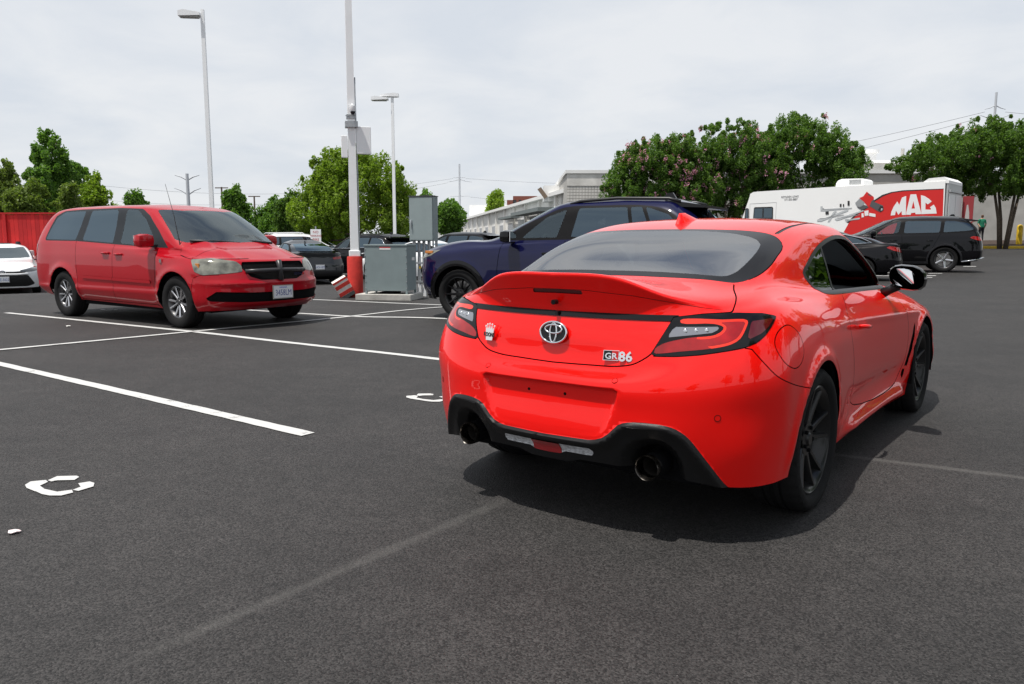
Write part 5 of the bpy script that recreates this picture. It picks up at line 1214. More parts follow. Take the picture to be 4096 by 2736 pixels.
def plate(parent, C, xd, txt, w=.305, h=.152, col_=(.06, .08, .28), name='number_plate', frame_m=None, sub=None):
    M = frame(C, xd, (0, 0, 1)); f = lambda u, v, q: M @ Vector((u, v, q))
    b = MB(); b.prism([(-w/2-.012, -h/2-.012), (w/2+.012, -h/2-.012), (w/2+.012, h/2+.012), (-w/2-.012, h/2+.012)], f, .008); o = b.build(name, frame_m or M_CHROME, parent)
    b = MB(); b.prism([(-w/2, -h/2), (w/2, -h/2), (w/2, h/2), (-w/2, h/2)], lambda u, v, q: f(u, v, q+.0085), .002); p = b.build('plate_field', pbr('plate_white', (.72, .74, .76), .5), o)
    text_mesh(txt, h*.70, pbr('plate_blue_%.2f' % col_[0], col_, .5), 'plate_lettering', p, M @ Matrix.Translation((.004, -h*.08, .0108)), .0006, .0, sx=.74)
    if sub: text_mesh(sub, h*.2, pbr('plate_blue2', (.03, .08, .5), .5), 'plate_lettering', p, M @ Matrix.Translation((0, h*.37, .0108)), .0006, .0, sx=1.)
    return o
M_TINT = glassy('tinted_side_glass', (.10, .115, .13), 2.3, 0., (.66, .86, 1.)); M_FGLASS = glassy('clear_side_glass', (.66, .73, .74), 2.0, 0., (.75, .92, 1.)); M_WS2 = glassy('van_windscreen', (.45, .50, .48), 2.3, 0., (.86, .97, 1.))
M_CLAD = pbr('black_cladding', (.018, .018, .019), .5, spec=.4); M_HEADL = pbr('headlamp_lens', (.17, .17, .14), .10, coat=.8, metal=.35, var=.75, vscale=8.); M_PILLAR = pbr('pillar_black', (.006, .006, .007), .5, spec=.1); M_GRILLE = pbr('grille_mesh', (.010, .010, .011), .5, bump=1., bscale=60)
M_AMBER = pbr('amber_lens', (.55, .20, .04), .2, coat=1.)
# ------------------------------------------------------------------ maroon minivan
def van():
    P = paint('van_maroon_paint', (.36, .003, .010), .65)
    z0 = lambda *k: list(k)
    rows = [
     (-1.0, 3.96, .3, .55, .90, z0((-1.0, .40), (-.4, .30), (3.3, .245), (3.96, .27))),
     (-1.06, 4.09, .3, .60, .955, z0((-1.06, .46), (-.4, .40), (3.3, .36), (4.09, .36))),
     (-1.08, 4.11, .3, .62, .975, .56),
     (-1.08, 4.07, .28, .62, .980, .70),
     (-1.07, 4.03, .28, .62, .978, z0((-1, .84), (3, .82), (4.03, .80))),
     (-1.06, 3.97, .28, .62, z0((0, .972), (2.6, .972), (3.4, .92)), z0((-1, .98), (2.6, .96), (3.4, .955), (3.97, .925))),
     (-1.05, 3.88, .27, .72, z0((0, .962), (2.4, .960), (3.2, .86)), z0((-1, 1.06), (2.4, 1.03), (3.2, 1.0), (3.88, .965))),
     (-1.04, 3.60, .26, .62, z0((0, .953), (2.4, .945), (3., .84)), z0((-1, 1.13), (2.4, 1.075), (3., 1.06), (3.60, 1.06))),
     (-1.02, 3.30, .25, .48, z0((0, .940), (2.4, .915), (2.8, .86)), z0((-1, 1.195), (0, 1.185), (2.4, 1.105), (2.8, 1.115), (3.3, 1.13))),
     (-.94, 2.86, .25, .42, z0((0, .855), (2.4, .81)), z0((-1, 1.42), (0, 1.43), (2.4, 1.38), (2.86, 1.40))),
     (-.76, 2.40, .26, .34, z0((0, .765), (2.0, .73)), z0((-.7, 1.62), (-.2, 1.66), (1.4, 1.665), (2.06, 1.61), (2.4, 1.645))),
     (-.66, 2.22, .26, .32, z0((0, .69), (1.9, .66)), z0((-.66, 1.675), (-.2, 1.715), (1.4, 1.715), (2.22, 1.68)), 3, 2.6),
     (-.45, 1.9, .2, .25, .42, z0((-.45, 1.735), (.5, 1.755), (1.9, 1.735)), 3, 3),
     (-.3, 1.7, .2, .2, .0, z0((-.3, 1.745), (.5, 1.765), (1.7, 1.75)))]
    c = Car('minivan', 'maroon red minivan parked nose to the right, closest vehicle on the left', (VP[0], VP[1], VP[2]), rows, P, 7, 7); s = c.s; t = c.t
    c.flare((0, 3.078), .36, .44, .022, .05)
    # hood creases and bumper shaping
    V = s.V; V[:, 2] += np.where((V[:, 0] > 3.0) & (V[:, 2] > .95), .012*np.exp(-((V[:, 1]-.50)/.05)**2), 0)
    V[:, 0] += np.where((V[:, 0] > 3.3), .02*np.exp(-((V[:, 2]-.63)/.03)**2), 0)
    V[:, 1] += np.where((V[:, 1] > .8) & (V[:, 0] < 3.2), .008*sstep(V[:, 2], .50, .46)*0+.010*np.exp(-((V[:, 2]-.47)/.04)**2), 0)
    c.arches((0, 3.078), .36, .425)
    up = lambda P: P[:, 2] > 1.05
    fz = lambda P: P[:, 0] > 3.2
    # glass areas
    c.region([(-.58, 1.205), (.42, 1.195), (1.55, 1.145), (2.55, 1.105), (2.80, 1.10), (2.52, 1.34), (2.20, 1.56), (1.95, 1.665), (1.4, 1.69), (.3, 1.69), (-.22, 1.675), (-.42, 1.60), (-.52, 1.42)], 'trim', zone=up)
    c.region([(-.54, 1.225), (.38, 1.213), (.46, 1.66), (-.17, 1.655), (-.38, 1.57), (-.48, 1.40)], 'glass_r', only=('trim',), zone=up)
    c.region([(.58, 1.208), (1.44, 1.168), (1.38, 1.665), (.64, 1.66)], 'glass_m', only=('trim',), zone=up)
    c.region([(1.64, 1.16), (2.50, 1.125), (2.40, 1.28), (2.14, 1.51), (1.86, 1.645), (1.60, 1.66)], 'glass_f', only=('trim',), zone=up)
    c.region([(2.40, -.1), (2.38, .35), (2.22, .63), (2.26, .66), (2.60, .745), (2.86, .80), (3.02, .73), (3.17, .45), (3.225, -.1)], 'wscreen', 'top', zone=lambda P: P[:, 2] > 1.08)
    # doors and panels
    c.vseam([(.3, .49), (1.2, .41)], .30, 1.2); c.vseam([(.3, 1.48), (1.2, 1.51)], .30, 1.16); c.vseam([(.3, 2.60), (1.2, 2.61)], .30, 1.1)
    c.seam([(.45, .30), (2.62, .30), (2.62, .1), (.45, .1)], zone=lambda P: P[:, 0] > -.2)
    c.region([(.60, .628), (2.50, .600), (2.50, .645), (.60, .672)], 'moulding')
    # front
    c.region([(3.42, .94, .950), (3.70, .80, .965), (3.95, .60, .925), (3.99, .545, .87), (4.0, .54, .785), (3.88, .70, .765), (3.62, .90, .745), (3.50, .935, .79)], 'headlamp', 'front', zone=fz, cx=2.6)
    c.region([(-.6, .925), (.50, .915), (.535, .84), (.44, .715), (.30, .668), (-.6, .66)], 'grille', 'back', zone=lambda P: fz(P) & (P[:, 0] > 3.5))
    c.region([(-.6, .50), (.45, .505), (.86, .525), (.94, .43), (.90, .395), (.55, .375), (-.6, .365)], 'intake', 'back', zone=lambda P: fz(P))
    c.seam([(3.4, .957), (4.3, .955), (4.3, 1.3), (3.4, 1.3)], zone=lambda P: (P[:, 0] > 3.35) & (P[:, 2] < 1.1), w=.004)
    c.seam([(3.05, 1.4), (3.05, 1.01), (3.4, .955), (4.3, .955), (4.3, 1.4)], zone=lambda P: (P[:, 0] > 3.0) & (P[:, 2] < 1.1), w=.003)
    c.seam([(3.46, .1), (3.50, .70), (3.62, .74), (4.3, .76), (4.3, .1)], zone=lambda P: (P[:, 0] > 3.3) & (P[:, 1] > .8), w=.003)
    c.region([(-1.02, .8, .85), (-.9, .95, .85), (-.80, .96, 1.15), (-1.0, .85, 1.15)], 'tail', 'rear', zone=lambda P: P[:, 0] < -.5, cx=.3)
    c.parts([('trim', 'window_trim', pbr('van_pillar_black', (.02, .023, .027), .5, spec=.2), .0, True), ('glass_r', 'rear_side_window', M_TINT, 0, True), ('glass_m', 'sliding_door_window', M_TINT, 0, True), ('glass_f', 'front_side_window', M_FGLASS, 0, True),
             ('wscreen', 'windscreen', M_WS2, 0, False), ('moulding', 'side_moulding', P, .012, True), ('headlamp', 'headlamp', M_HEADL, .004, True), ('grille', 'grille', M_GRILLE, -.02, False), ('intake', 'lower_intake', M_GRILLE, -.02, False), ('tail', 'tail_lamp', M_LENSRED, .004, True)])
    g = c.made['grille']
    b = MB(); b.tube([(4.055, -.0, .93), (4.09, 0, .80), (4.09, 0, .66)], [.042, .032, .045], 8); b.build('grille_bar', pbr('grille_satin', (.03, .03, .033), .35), g, True)
    b = MB(); b.tube([(3.99, .50, .79), (4.06, .28, .795), (4.09, 0, .80), (4.06, -.28, .795), (3.99, -.50, .79)], .03, 8); b.build('grille_bar', pbr('grille_satin', (.03, .03, .033), .35), g, True)
    text_mesh('DODGE', .052, M_CHROME, 'maker_lettering', g, frame((4.075, .33, .735), (-.18, 1, 0), (0, 0, 1)), .002, .001)
    b = MB(); b.box((4.055, .42, .72), (4.066, .435, .75)); b.build('red_slash', pbr('badge_red', (.5, .01, .01), .3), g)
    plate(t, (4.128, 0, .495), (0, 1, 0), '3458LM', .32, .165, frame_m=pbr('plate_frame_grey', (.30, .30, .28), .5), sub='VIRGINIA')
    # amber of the headlamp, handles, mirrors, wipers, aerial, badge
    for sd in (1, -1):
        b = MB(); b.box((3.52, sd*.93, .83), (3.60, sd*.945, .90), .004); b.build('indicator', M_AMBER, c.made[('headlamp', sd)])
        c.handle(1.32, .968, 1.015, P, sd); c.handle(1.68, .968, 1.0, P, sd)
        b = MB(); sg = sd; b.tube([(3.20, sg*.28+.30, 1.165), (3.16, sg*.28+.0, 1.19), (3.06, sg*.28-.42, 1.20)], .018, 6); b.build('wiper', M_SATIN, t, True)
    c.mirror(2.50, .93, 1.20, P, 1.05)
    b = MB(); b.tube([(2.98, -.80, 1.09), (2.98, -.80, 1.13), (2.90, -.82, 1.55), (2.78, -.85, 1.98)], [.016, .008, .004, .003], 6); b.build('aerial', M_SATIN, t, True)
    b = MB(); b.box((2.74, -.972, .90), (2.79, -.985, .95)); b.build('side_badge', M_CHROME, t)
    c.cabin(1.55, .35, .50, .42, dash=(2.35, 1.12, .80), wheel=(2.15, .40, 1.06))
    c.under(-.85, 3.85, .86, .22, .34)
    w = make_wheel(.362, .235, .222, 'pairs', M_MACHINED, M_DARKALLOY, True, 96); fit_wheels(t, w, (0, 3.078), (.855, .855), .36, -.0)
VP = (-6.599, 13.257, -.605)
van()
# ------------------------------------------------------------------ sport-utility bodies
def suv_rows(L_r, wb, L_f, H, W, belt, cowl, wtop, hood, rear_top, ridge=None, zsill=.24, rw=.68):
    xr, xf = -L_r, wb+L_f; k = lambda *q: list(q)
    return [
     (xr+.13, xf-.10, .25, .5, W-.07, k((xr, zsill+.12), (.4, zsill+.02), (wb-.4, zsill+.02), (xf, zsill+.04))),
     (xr+.02, xf-.02, .26, .52, W-.02, .44),
     (xr, xf, .27, .55, W, .60),
     (xr, xf-.01, .28, .55, W, .76),
     (xr+.03, xf-.05, .28, .55, k((0, W-.005), (wb, W-.01)), k((xr, .93), (wb, .90), (xf, hood-.08))),
     (xr+.06, xf-.17, .28, .62, k((0, W-.02), (wb-.2, W-.03), (wb+.3, W-.12)), k((xr, 1.02), (wb-.6, .985), (wb+.3, hood+.0), (xf-.17, hood))),
     (xr+.08, xf-.62, .28, .5, k((0, W-.035), (cowl-.7, W-.05), (cowl, W-.14)), k((xr, belt-.03), (0, belt-.04), (cowl-.3, belt-.05), (xf-.6, hood+.10))),
     (xr+.10, cowl, .28, .42, k((0, W-.055), (cowl-.8, W-.075), (cowl-.4, W-.12)), k((xr, belt+.03), (0, belt+.015), (cowl-.4, belt), (cowl, belt+.03))),
     (xr+.22, cowl-.48, .28, .38, k((0, W-.14), (cowl-.9, W-.17)), k((xr, (belt+wtop)/2+.03), (cowl-.8, (belt+wtop)/2), (cowl-.45, (belt+wtop)/2+.01))),
     (xr+rear_top, cowl-.90, .28, .32, k((0, W-.235), (cowl-1.2, W-.26)), k((xr+.3, wtop-.03), (0, wtop), (cowl-1.5, wtop+.005), (cowl-1.22, wtop-.035), (cowl-.9, wtop+.0))),
     (xr+rear_top+.10, cowl-1.06, .26, .3, W-.32, k((xr+.4, wtop+.045), (.3, wtop+.075), (cowl-1.06, wtop+.045)), 3, 2.6),
     (xr+rear_top+.35, cowl-1.35, .2, .2, (W-.3)*.55, k((xr+.6, H-.025), (.6, H-.005), (cowl-1.35, H-.03)), 3, 3),
     (xr+rear_top+.5, cowl-1.5, .2, .2, 0., k((xr+.7, H-.015), (.6, H), (cowl-1.5, H-.02)))]
def suv(name, label, pose, P, dims, style, group=None, z=None, nu=6, nv=6):
    L_r, wb, L_f, H, W, belt, cowl, wtop, hood, rear_top, Rt = dims
    c = Car(name, label, pose, suv_rows(L_r, wb, L_f, H, W, belt, cowl, wtop, hood, rear_top), P, nu, nv, group, z); s = c.s; t = c.t
    c.flare((0, wb), Rt, Rt+.09, .02, .06)
    c.arches((0, wb), Rt, Rt+.055, style.get('clad', .0))
    if style.get('clad'): c.region([(-2, .0), (-2, .30), (.4, .34), (wb-.4, .34), (wb+2, .30), (wb+2, 0)], 'clad', zone=lambda P: P[:, 1] > .4)
    up = lambda P: P[:, 2] > belt-.05
    f = style['dlo'](belt, wtop, cowl, L_r, wb)
    c.region(f['outer'], 'trim', zone=up, smooth=3)
    for k, (pl, lab) in enumerate(f['panes']): c.region(pl, lab, only=('trim',), zone=up)
    c.region([(cowl-.93, -.1), (cowl-.95, .3), (cowl-1.15, W-.36), (cowl-1.1, W-.31), (cowl-.55, W-.20), (cowl-.30, W-.17), (cowl-.12, .45), (cowl-.03, .2), (cowl-.02, -.1)], 'wscreen', 'top', zone=lambda P: (P[:, 2] > belt) & (P[:, 0] > .5))
    for zx, a, b in f['seams']: c.vseam(zx, a, b)
    rz = lambda P: P[:, 0] < .1
    c.region([(-.9, belt+.06), (W-.30, belt+.06), (W-.40, wtop-.04), (-.9, wtop-.02)], 'rglass', 'back', zone=lambda P: (P[:, 0] < -L_r+.75) & (P[:, 2] > 1.))
    tl = style.get('tail'); 
    if tl: c.region(tl, 'tail', 'rear', zone=rz, cx=.3, only=('body', 'trim'))
    hl = style.get('head')
    if hl: c.region(hl, 'headlamp', 'front', zone=lambda P: P[:, 0] > wb, cx=wb-.6, only=('body', 'clad'))
    spec = [('trim', 'window_trim', M_PILLAR, 0, True), ('glass_t', 'tinted_window', M_TINT, 0, True), ('glass_f', 'front_side_window', M_FGLASS, 0, True), ('wscreen', 'windscreen', M_WS2, 0, False), ('rglass', 'rear_window', M_TINT, 0, False),
            ('clad', 'wheel_arch_cladding', style.get('cladm', M_CLAD), .012, False), ('tail', 'tail_lamp', M_LENSRED, .006, True), ('headlamp', 'headlamp', M_HEADL, .004, True)]
    c.parts([q for q in spec if q[0] in set(s.L.tolist())])
    for sd in (1, -1):
        for hx in f['handles']: c.handle(hx, W-.03, belt-.17, style.get('hm', P), sd, .22)
        if style.get('rails'):
            b = MB(); y = W-.33; b.tube([(cowl-1.35, sd*y, wtop+.05), (cowl-1.5, sd*y, wtop+.085), (.4, sd*y, wtop+.112), (-.30, sd*y, wtop+.092), (-.45, sd*y, wtop+.05)], .02, 8); b.build('roof_rail', style.get('railm', M_SATIN), t, True)
    c.mirror(cowl-.62, W-.02, belt+.06, style.get('mm', P), .95)
    c.cabin(.95+.2*(wb-2.6), .1, .42, .38, dash=(cowl-.75, belt-.02, W-.15), wheel=(cowl-.95, .38, belt-.08))
    c.under(-L_r+.2, wb+L_f-.25, W-.10, .2, .36)
    if style.get('spoiler'):
        b = MB(); x0 = -L_r+rear_top; w0 = W-.34
        b.prism([(x0+.32, wtop+.075), (x0+.02, wtop+.035), (x0-.20, wtop+.0), (x0-.19, wtop-.03), (x0+.10, wtop-.015)], lambda u, v, q: (u, -w0+q, v), 2*w0); b.build('roof_spoiler', M_GBLACK, t, 30)
    b = MB(); b.prism([(-.10, 0), (.10, 0), (.02, .07), (-.05, .075)], lambda u, v, q: (u-L_r+rear_top+.45, -.02+q, H-.02+v), .04); b.build('roof_aerial', style.get('finm', P), t, 40)
    return c
def dlo_rav(belt, wtop, cowl, L_r, wb):
    return dict(outer=[(-.62, belt+.10), (.0, belt+.045), (1.0, belt+.02), (cowl-.55, belt+.01), (cowl-.42, belt+.02), (cowl-.62, belt+.17), (cowl-1.0, wtop-.10), (cowl-1.28, wtop+.005), (.6, wtop+.02), (-.1, wtop+.0), (-.40, wtop-.10)],
                panes=[([(cowl-.72, belt+.04), (1.16, belt+.05), (1.08, wtop-.02), (cowl-1.32, wtop-.03), (cowl-1.06, wtop-.12)], 'glass_f'), ([(.95, belt+.055), (.12, belt+.075), (.22, wtop-.01), (.90, wtop-.01)], 'glass_t'), ([(.07, belt+.075), (-.16, belt+.085), (.02, wtop-.01), (.17, wtop-.01)], 'glass_t'), ([(-.20, belt+.09), (-.54, belt+.125), (-.36, wtop-.115), (-.10, wtop-.03), (-.03, wtop-.01)], 'glass_t')],
                seams=[([(.3, .98), (1.2, 1.03)], .36, belt+.01), ([(.3, 2.02), (.7, 2.04), (1.2, 1.98)], .36, belt), ([(.3, .35), (.7, .30), (1.2, -.12)], .75, belt+.05)], handles=(1.25, .28))
def dlo_high(belt, wtop, cowl, L_r, wb):
    return dict(outer=[(-.90, belt+.16), (-.7, belt+.10), (.2, belt+.05), (1.2, belt+.03), (cowl-.55, belt+.01), (cowl-.42, belt+.02), (cowl-.62, belt+.17), (cowl-1.0, wtop-.10), (cowl-1.28, wtop+.005), (.6, wtop+.02), (-.3, wtop+.0), (-.70, wtop-.08)],
                panes=[([(cowl-.70, belt+.04), (1.30, belt+.055), (1.22, wtop-.02), (cowl-1.32, wtop-.03), (cowl-1.06, wtop-.12)], 'glass_f'), ([(1.14, belt+.06), (.16, belt+.08), (.12, wtop-.01), (1.10, wtop-.01)], 'glass_t'), ([(.06, belt+.085), (-.60, belt+.13), (-.78, belt+.17), (-.62, wtop-.09), (-.25, wtop-.02), (.02, wtop-.01)], 'glass_t')],
                seams=[([(.3, 1.14), (1.2, 1.20)], .36, belt+.02), ([(.3, 2.2), (1.2, 2.15)], .36, belt), ([(.3, .42), (.7, .36), (1.2, .12)], .75, belt+.05)], handles=(1.42, .42))
P_BLUE = pbr('midnight_blue_paint', (.004, .0048, .036), .3, coat=.8, spec=.05, crough=.01); P_BLACK = pbr('black_paint', (.0035, .0035, .005), .3, coat=.55, spec=.05, crough=.01); P_WHITE = paint('white_paint', (.72, .73, .74))
def blue_suv():
    c = suv('suv', 'dark blue SUV with black wheel arches standing behind the red coupe', (2.018, 10.69, 2.631), P_BLUE, (.98, 2.69, .93, 1.70, .925, 1.11, 2.42, 1.555, 1.02, .42, .353),
        dict(clad=.075, cladm=M_GBLACK, dlo=dlo_rav, tail=[(-.93, .50, .98), (-.80, .80, 1.0), (-.62, .92, 1.0), (-.70, .90, .90), (-.88, .6, .88)], head=[(3.05, .90, .985), (3.35, .78, .955), (3.60, .45, .90), (3.6, .45, .82), (3.40, .75, .84), (3.15, .90, .90)], rails=1, spoiler=1, mm=M_GBLACK, hm=M_GBLACK, finm=M_GBLACK), z=.084, nu=7, nv=7)
    t = c.t
    b = MB(); b.box((3.14, .86, .93), (3.27, .897, .972), .008); b.build('indicator', M_AMBER, c.made[('headlamp', 1)])
    b = MB(); b.box((3.14, -.86, .93), (3.27, -.897, .972), .008); b.build('indicator', M_AMBER, c.made[('headlamp', -1)])
    w = make_wheel(.353, .235, .245, 'thin', M_GBLACK, M_BLACKRIM, True, 96); fit_wheels(t, w, (0, 2.69), (.80, .80), .353)
blue_suv()
HIGH = (1.10, 2.85, 1.00, 1.73, .965, 1.13, 2.62, 1.575, 1.05, .40, .383)
def st_high(**k):
    d = dict(clad=.05, cladm=P_BLACK, dlo=dlo_high, tail=[(-1.06, .50, 1.02), (-.95, .80, 1.06), (-.72, .95, 1.10), (-.66, .96, 1.04), (-.86, .93, .97), (-1.04, .6, .94)], head=[(3.35, .90, .96), (3.65, .72, .93), (3.8, .45, .88), (3.8, .45, .82), (3.6, .75, .84), (3.4, .90, .88)], spoiler=1); d.update(k); return d
def black_suvs():
    x, y = 14.35, 26.3
    c = suv('suv', 'black SUV with bright five spoke wheels parked before the tool truck', (x, y, 2.76), P_BLACK, HIGH, st_high(cladm=pbr('dark_grey_cladding', (.02, .02, .024), .4)), nu=5, nv=5)
    c.t.scale = (1.06, 1.06, 1.06)
    w = make_wheel(.383, .24, .262, 'five', M_MACHINED, M_DARKALLOY, True, 72); fit_wheels(c.t, w, (0, 2.85), (.83, .83), .383)
    b = MB(); b.tube([(-.46, .97, .33), (-.75, .95, .37), (-.95, .87, .42), (-1.08, .72, .45), (-1.13, .3, .45), (-1.13, -.3, .45), (-1.08, -.72, .45)], .022, 8); b.build('chrome_skirt', M_CHROME, c.t, True)
    x, y = at(392, 30.3)
    c = suv('suv', 'black SUV with roof rails directly behind the transformer box', (x-.2, y, -.62+math.pi-.05-.0), P_BLACK, HIGH, st_high(rails=1, railm=M_SATIN), nu=5, nv=5)
    w = make_wheel(.383, .24, .262, 'five', M_MACHINED, M_DARKALLOY, False, 60); fit_wheels(c.t, w, (0, 2.85), (.83, .83), .383)
    b = MB(); y = .945; b.tube([(1.95, y-.015, 1.155), (1.2, y-.01, 1.17), (.2, y-.005, 1.195), (-.7, y-.03, 1.25), (-.86, y-.05, 1.30), (-.62, y-.13, 1.50), (-.2, y-.2, 1.565)], .012, 6); b.build('chrome_window_line', M_CHROME, c.t, True)
    plate(c.t, (-1.115, 0, .86), (0, -1, 0), 'UXV-6616', .30, .15)
    x, y = at(292, 37)
    c = suv('suv', 'white SUV with black side windows behind the dark hatchback', (x-.5, y, .12), P_WHITE, HIGH, st_high(cladm=P_WHITE), nu=4, nv=4)
    w = make_wheel(.383, .24, .262, 'five', M_MACHINED, M_DARKALLOY, False, 48); fit_wheels(c.t, w, (0, 2.85), (.83, .83), .383)
    for yy in (.55, -.55): b = MB(); b.tube([(1.0, yy, 1.71), (.9, yy, 1.77), (-.6, yy, 1.75), (-.7, yy, 1.68)], .02, 6); b.build('roof_rail', P_WHITE, c.t, True)
    x, y = at(480, 34)
    c = suv('suv', 'dark SUV whose roof shows between cabinet conduits and blue bonnet', (x, y, 2.6), P_BLACK, HIGH, st_high(), nu=4, nv=4)
    w = make_wheel(.383, .24, .262, 'five', M_MACHINED, M_DARKALLOY, False, 48); fit_wheels(c.t, w, (0, 2.85), (.83, .83), .383)
black_suvs()
# ------------------------------------------------------------------ saloons
def saloon_rows(L_r, wb, L_f, H, W, belt, cowl, wtop, hood, deck, tail_x, rtop):
    xr, xf = -L_r, wb+L_f; k = lambda *q: list(q)
    return [
     (xr+.10, xf-.10, .3, .5, W-.07, k((xr, .30), (.4, .20), (wb, .20), (xf, .2))),
     (xr+.01, xf-.02, .32, .52, W-.02, .40),
     (xr, xf, .34, .55, W, .55),
     (xr+.01, xf-.02, .34, .58, W, .68),
     (xr+.05, xf-.08, .34, .60, k((0, W-.01), (wb, W-.02)), k((xr, .82), (wb, .78), (xf, hood-.08))),
     (xr+.08, xf-.22, .36, .66, k((0, W-.035), (wb-.2, W-.04), (wb+.3, W-.14)), k((xr, .95), (.5, .90), (wb+.2, hood), (xf-.2, hood-.01))),
     (xr+.07, xf-.66, .36, .55, k((0, W-.06), (cowl-.7, W-.07), (cowl, W-.17)), k((xr, deck), (0, belt-.01), (cowl-.3, belt-.04), (xf-.6, hood+.09))),
     (xr+.12, cowl+.06, .40, .45, k((xr+.5, W-.13), (.4, W-.085), (cowl-.8, W-.09), (cowl-.4, W-.15)), k((xr, deck+.015), (-.4, deck+.02), (.4, belt+.02), (cowl-.4, belt), (cowl, belt+.03))),
     (tail_x, cowl, .34, .42, k((0, W-.14), (cowl-.9, W-.12), (cowl-.4, W-.16)), k((tail_x, deck+.03), (.3, belt+.05), (cowl-.4, belt+.03), (cowl, belt+.05))),
     (tail_x+.38, cowl-.46, .30, .38, k((0, W-.22), (cowl-.9, W-.20)), k((tail_x+.38, (deck+wtop)/2+.03), (cowl-.45, (belt+wtop)/2+.02))),
     (rtop, cowl-.88, .28, .32, k((0, W-.30), (cowl-1.2, W-.30)), k((rtop, wtop-.01), (1.0, wtop+.01), (cowl-.9, wtop-.01))),
     (rtop+.16, cowl-1.06, .26, .3, W-.38, k((rtop+.2, wtop+.045), (1., wtop+.06), (cowl-1.06, wtop+.04)), 3, 2.6),
     (rtop+.40, cowl-1.3, .15, .2, (W-.35)*.5, k((rtop+.4, H-.015), (.9, H-.005), (cowl-1.3, H-.02)), 3, 3),
     (rtop+.5, cowl-1.4, .15, .15, 0., k((rtop+.5, H-.005), (.9, H), (cowl-1.4, H-.01)))]
def saloon(name, label, pose, P, style, dims=(1.08, 2.825, .98, 1.445, .92, .96, 2.42, 1.32, .80, 1.05, -.62, .30, .335), group=None, nu=5, nv=5):
    L_r, wb, L_f, H, W, belt, cowl, wtop, hood, deck, tx, rtop, Rt = dims
    c = Car(name, label, pose, saloon_rows(L_r, wb, L_f, H, W, belt, cowl, wtop, hood, deck, tx, rtop), P, nu, nv, group); s = c.s; t = c.t
    c.flare((0, wb), Rt, Rt+.07, .015, .05); c.arches((0, wb), Rt, Rt+.05)
    up = lambda P: P[:, 2] > belt-.05
    c.region([(tx+.30, belt+.13), (.2, belt+.075), (cowl-.5, belt+.03), (cowl-.42, belt+.04), (cowl-.62, belt+.16), (cowl-1.0, wtop-.07), (cowl-1.25, wtop+.005), (.7, wtop+.01), (.2, wtop-.06)], 'trim', zone=up, smooth=3)
    c.region([(cowl-.68, belt+.065), (1.12, belt+.085), (1.05, wtop-.02), (cowl-1.28, wtop-.025), (cowl-1.03, wtop-.09)], 'glass_f', only=('trim',), zone=up)
    c.region([(1.02, belt+.09), (tx+.52, belt+.13), (.28, wtop-.07), (.65, wtop-.02), (.96, wtop-.015)], 'glass_t', only=('trim',), zone=up)
    c.region([(cowl-.90, -.1), (cowl-.93, .3), (cowl-1.12, W-.40), (cowl-1.07, W-.36), (cowl-.55, W-.25), (cowl-.30, W-.22), (cowl-.10, .45), (cowl-.02, .2), (cowl-.0, -.1)], 'wscreen', 'top', zone=lambda P: (P[:, 2] > belt) & (P[:, 0] > 1))
    c.region([(tx+.06, -.1), (tx+.08, .3), (tx+.2, W-.30), (rtop-.02, W-.40), (rtop+.0, .3), (rtop, -.1)], 'rglass', 'top', zone=lambda P: (P[:, 2] > deck+.02) & (P[:, 0] < rtop+.3))
    for zx in ([(.3, 1.02), (1., 1.06)], [(.3, 2.08), (1., 2.04)], [(.3, .42), (.6, .36), (1., .0)]): c.vseam(zx, .3 if zx[0][1] > .5 else .6, belt+.02)
    if style.get('tail'): c.region(style['tail'], 'tail', 'rear', zone=lambda P: P[:, 0] < 0, cx=.3)
    if style.get('head'): c.region(style['head'], 'headlamp', 'front', zone=lambda P: P[:, 0] > wb, cx=wb-.6)
    if style.get('grille'):
        for g in style['grille']: c.region(g, 'grille', 'back', zone=lambda P: P[:, 0] > wb+.3)
    if style.get('rbump'): c.region(style['rbump'], 'rbump', 'back', zone=lambda P: P[:, 0] < -.6)
    spec = [('trim', 'window_trim', M_PILLAR, 0, True), ('glass_t', 'tinted_window', M_TINT, 0, True), ('glass_f', 'front_side_window', M_FGLASS, 0, True), ('wscreen', 'windscreen', M_WS2, 0, False), ('rglass', 'rear_window', M_TINT, 0, False),
            ('tail', 'tail_lamp', M_LENSRED, .006, True), ('headlamp', 'headlamp', style.get('hm', M_HEADL), .004, True), ('grille', 'grille', M_GRILLE, -.006, False), ('rbump', 'rear_valance', M_CLAD, .004, False)]
    c.parts([q for q in spec if q[0] in set(s.L.tolist())])
    for sd in (1, -1):
        for hx in (1.28, .30): c.handle(hx, W-.045, belt-.12, P, sd)
    c.mirror(cowl-.60, W-.05, belt+.06, style.get('mm', P), .85); c.cabin(1.05, .15, .30, .37, dash=(cowl-.75, belt, W-.2), wheel=(cowl-.95, .37, belt-.06)); c.under(-L_r+.25, wb+L_f-.25, W-.1, .17, .3)
    w = make_wheel(Rt, .22, Rt-.10, 'five', M_MACHINED, M_DARKALLOY, False, 60); fit_wheels(t, w, (0, wb), (W-.12, W-.12), Rt)
    return c
TAIL = [(-1.05, .42, .93), (-.95, .70, .96), (-.72, .90, .99), (-.62, .91, .95), (-.80, .88, .86), (-1.04, .55, .80), (-1.07, .42, .82)]
HEAD = [(3.25, .88, .80), (3.55, .74, .765), (3.78, .45, .70), (3.78, .45, .64), (3.60, .72, .66), (3.30, .90, .71)]
c = saloon('saloon_car', 'black saloon car parked between the coupe and the black SUV at right', (10.35, 23.2, 2.74), P_BLACK, dict(tail=TAIL))
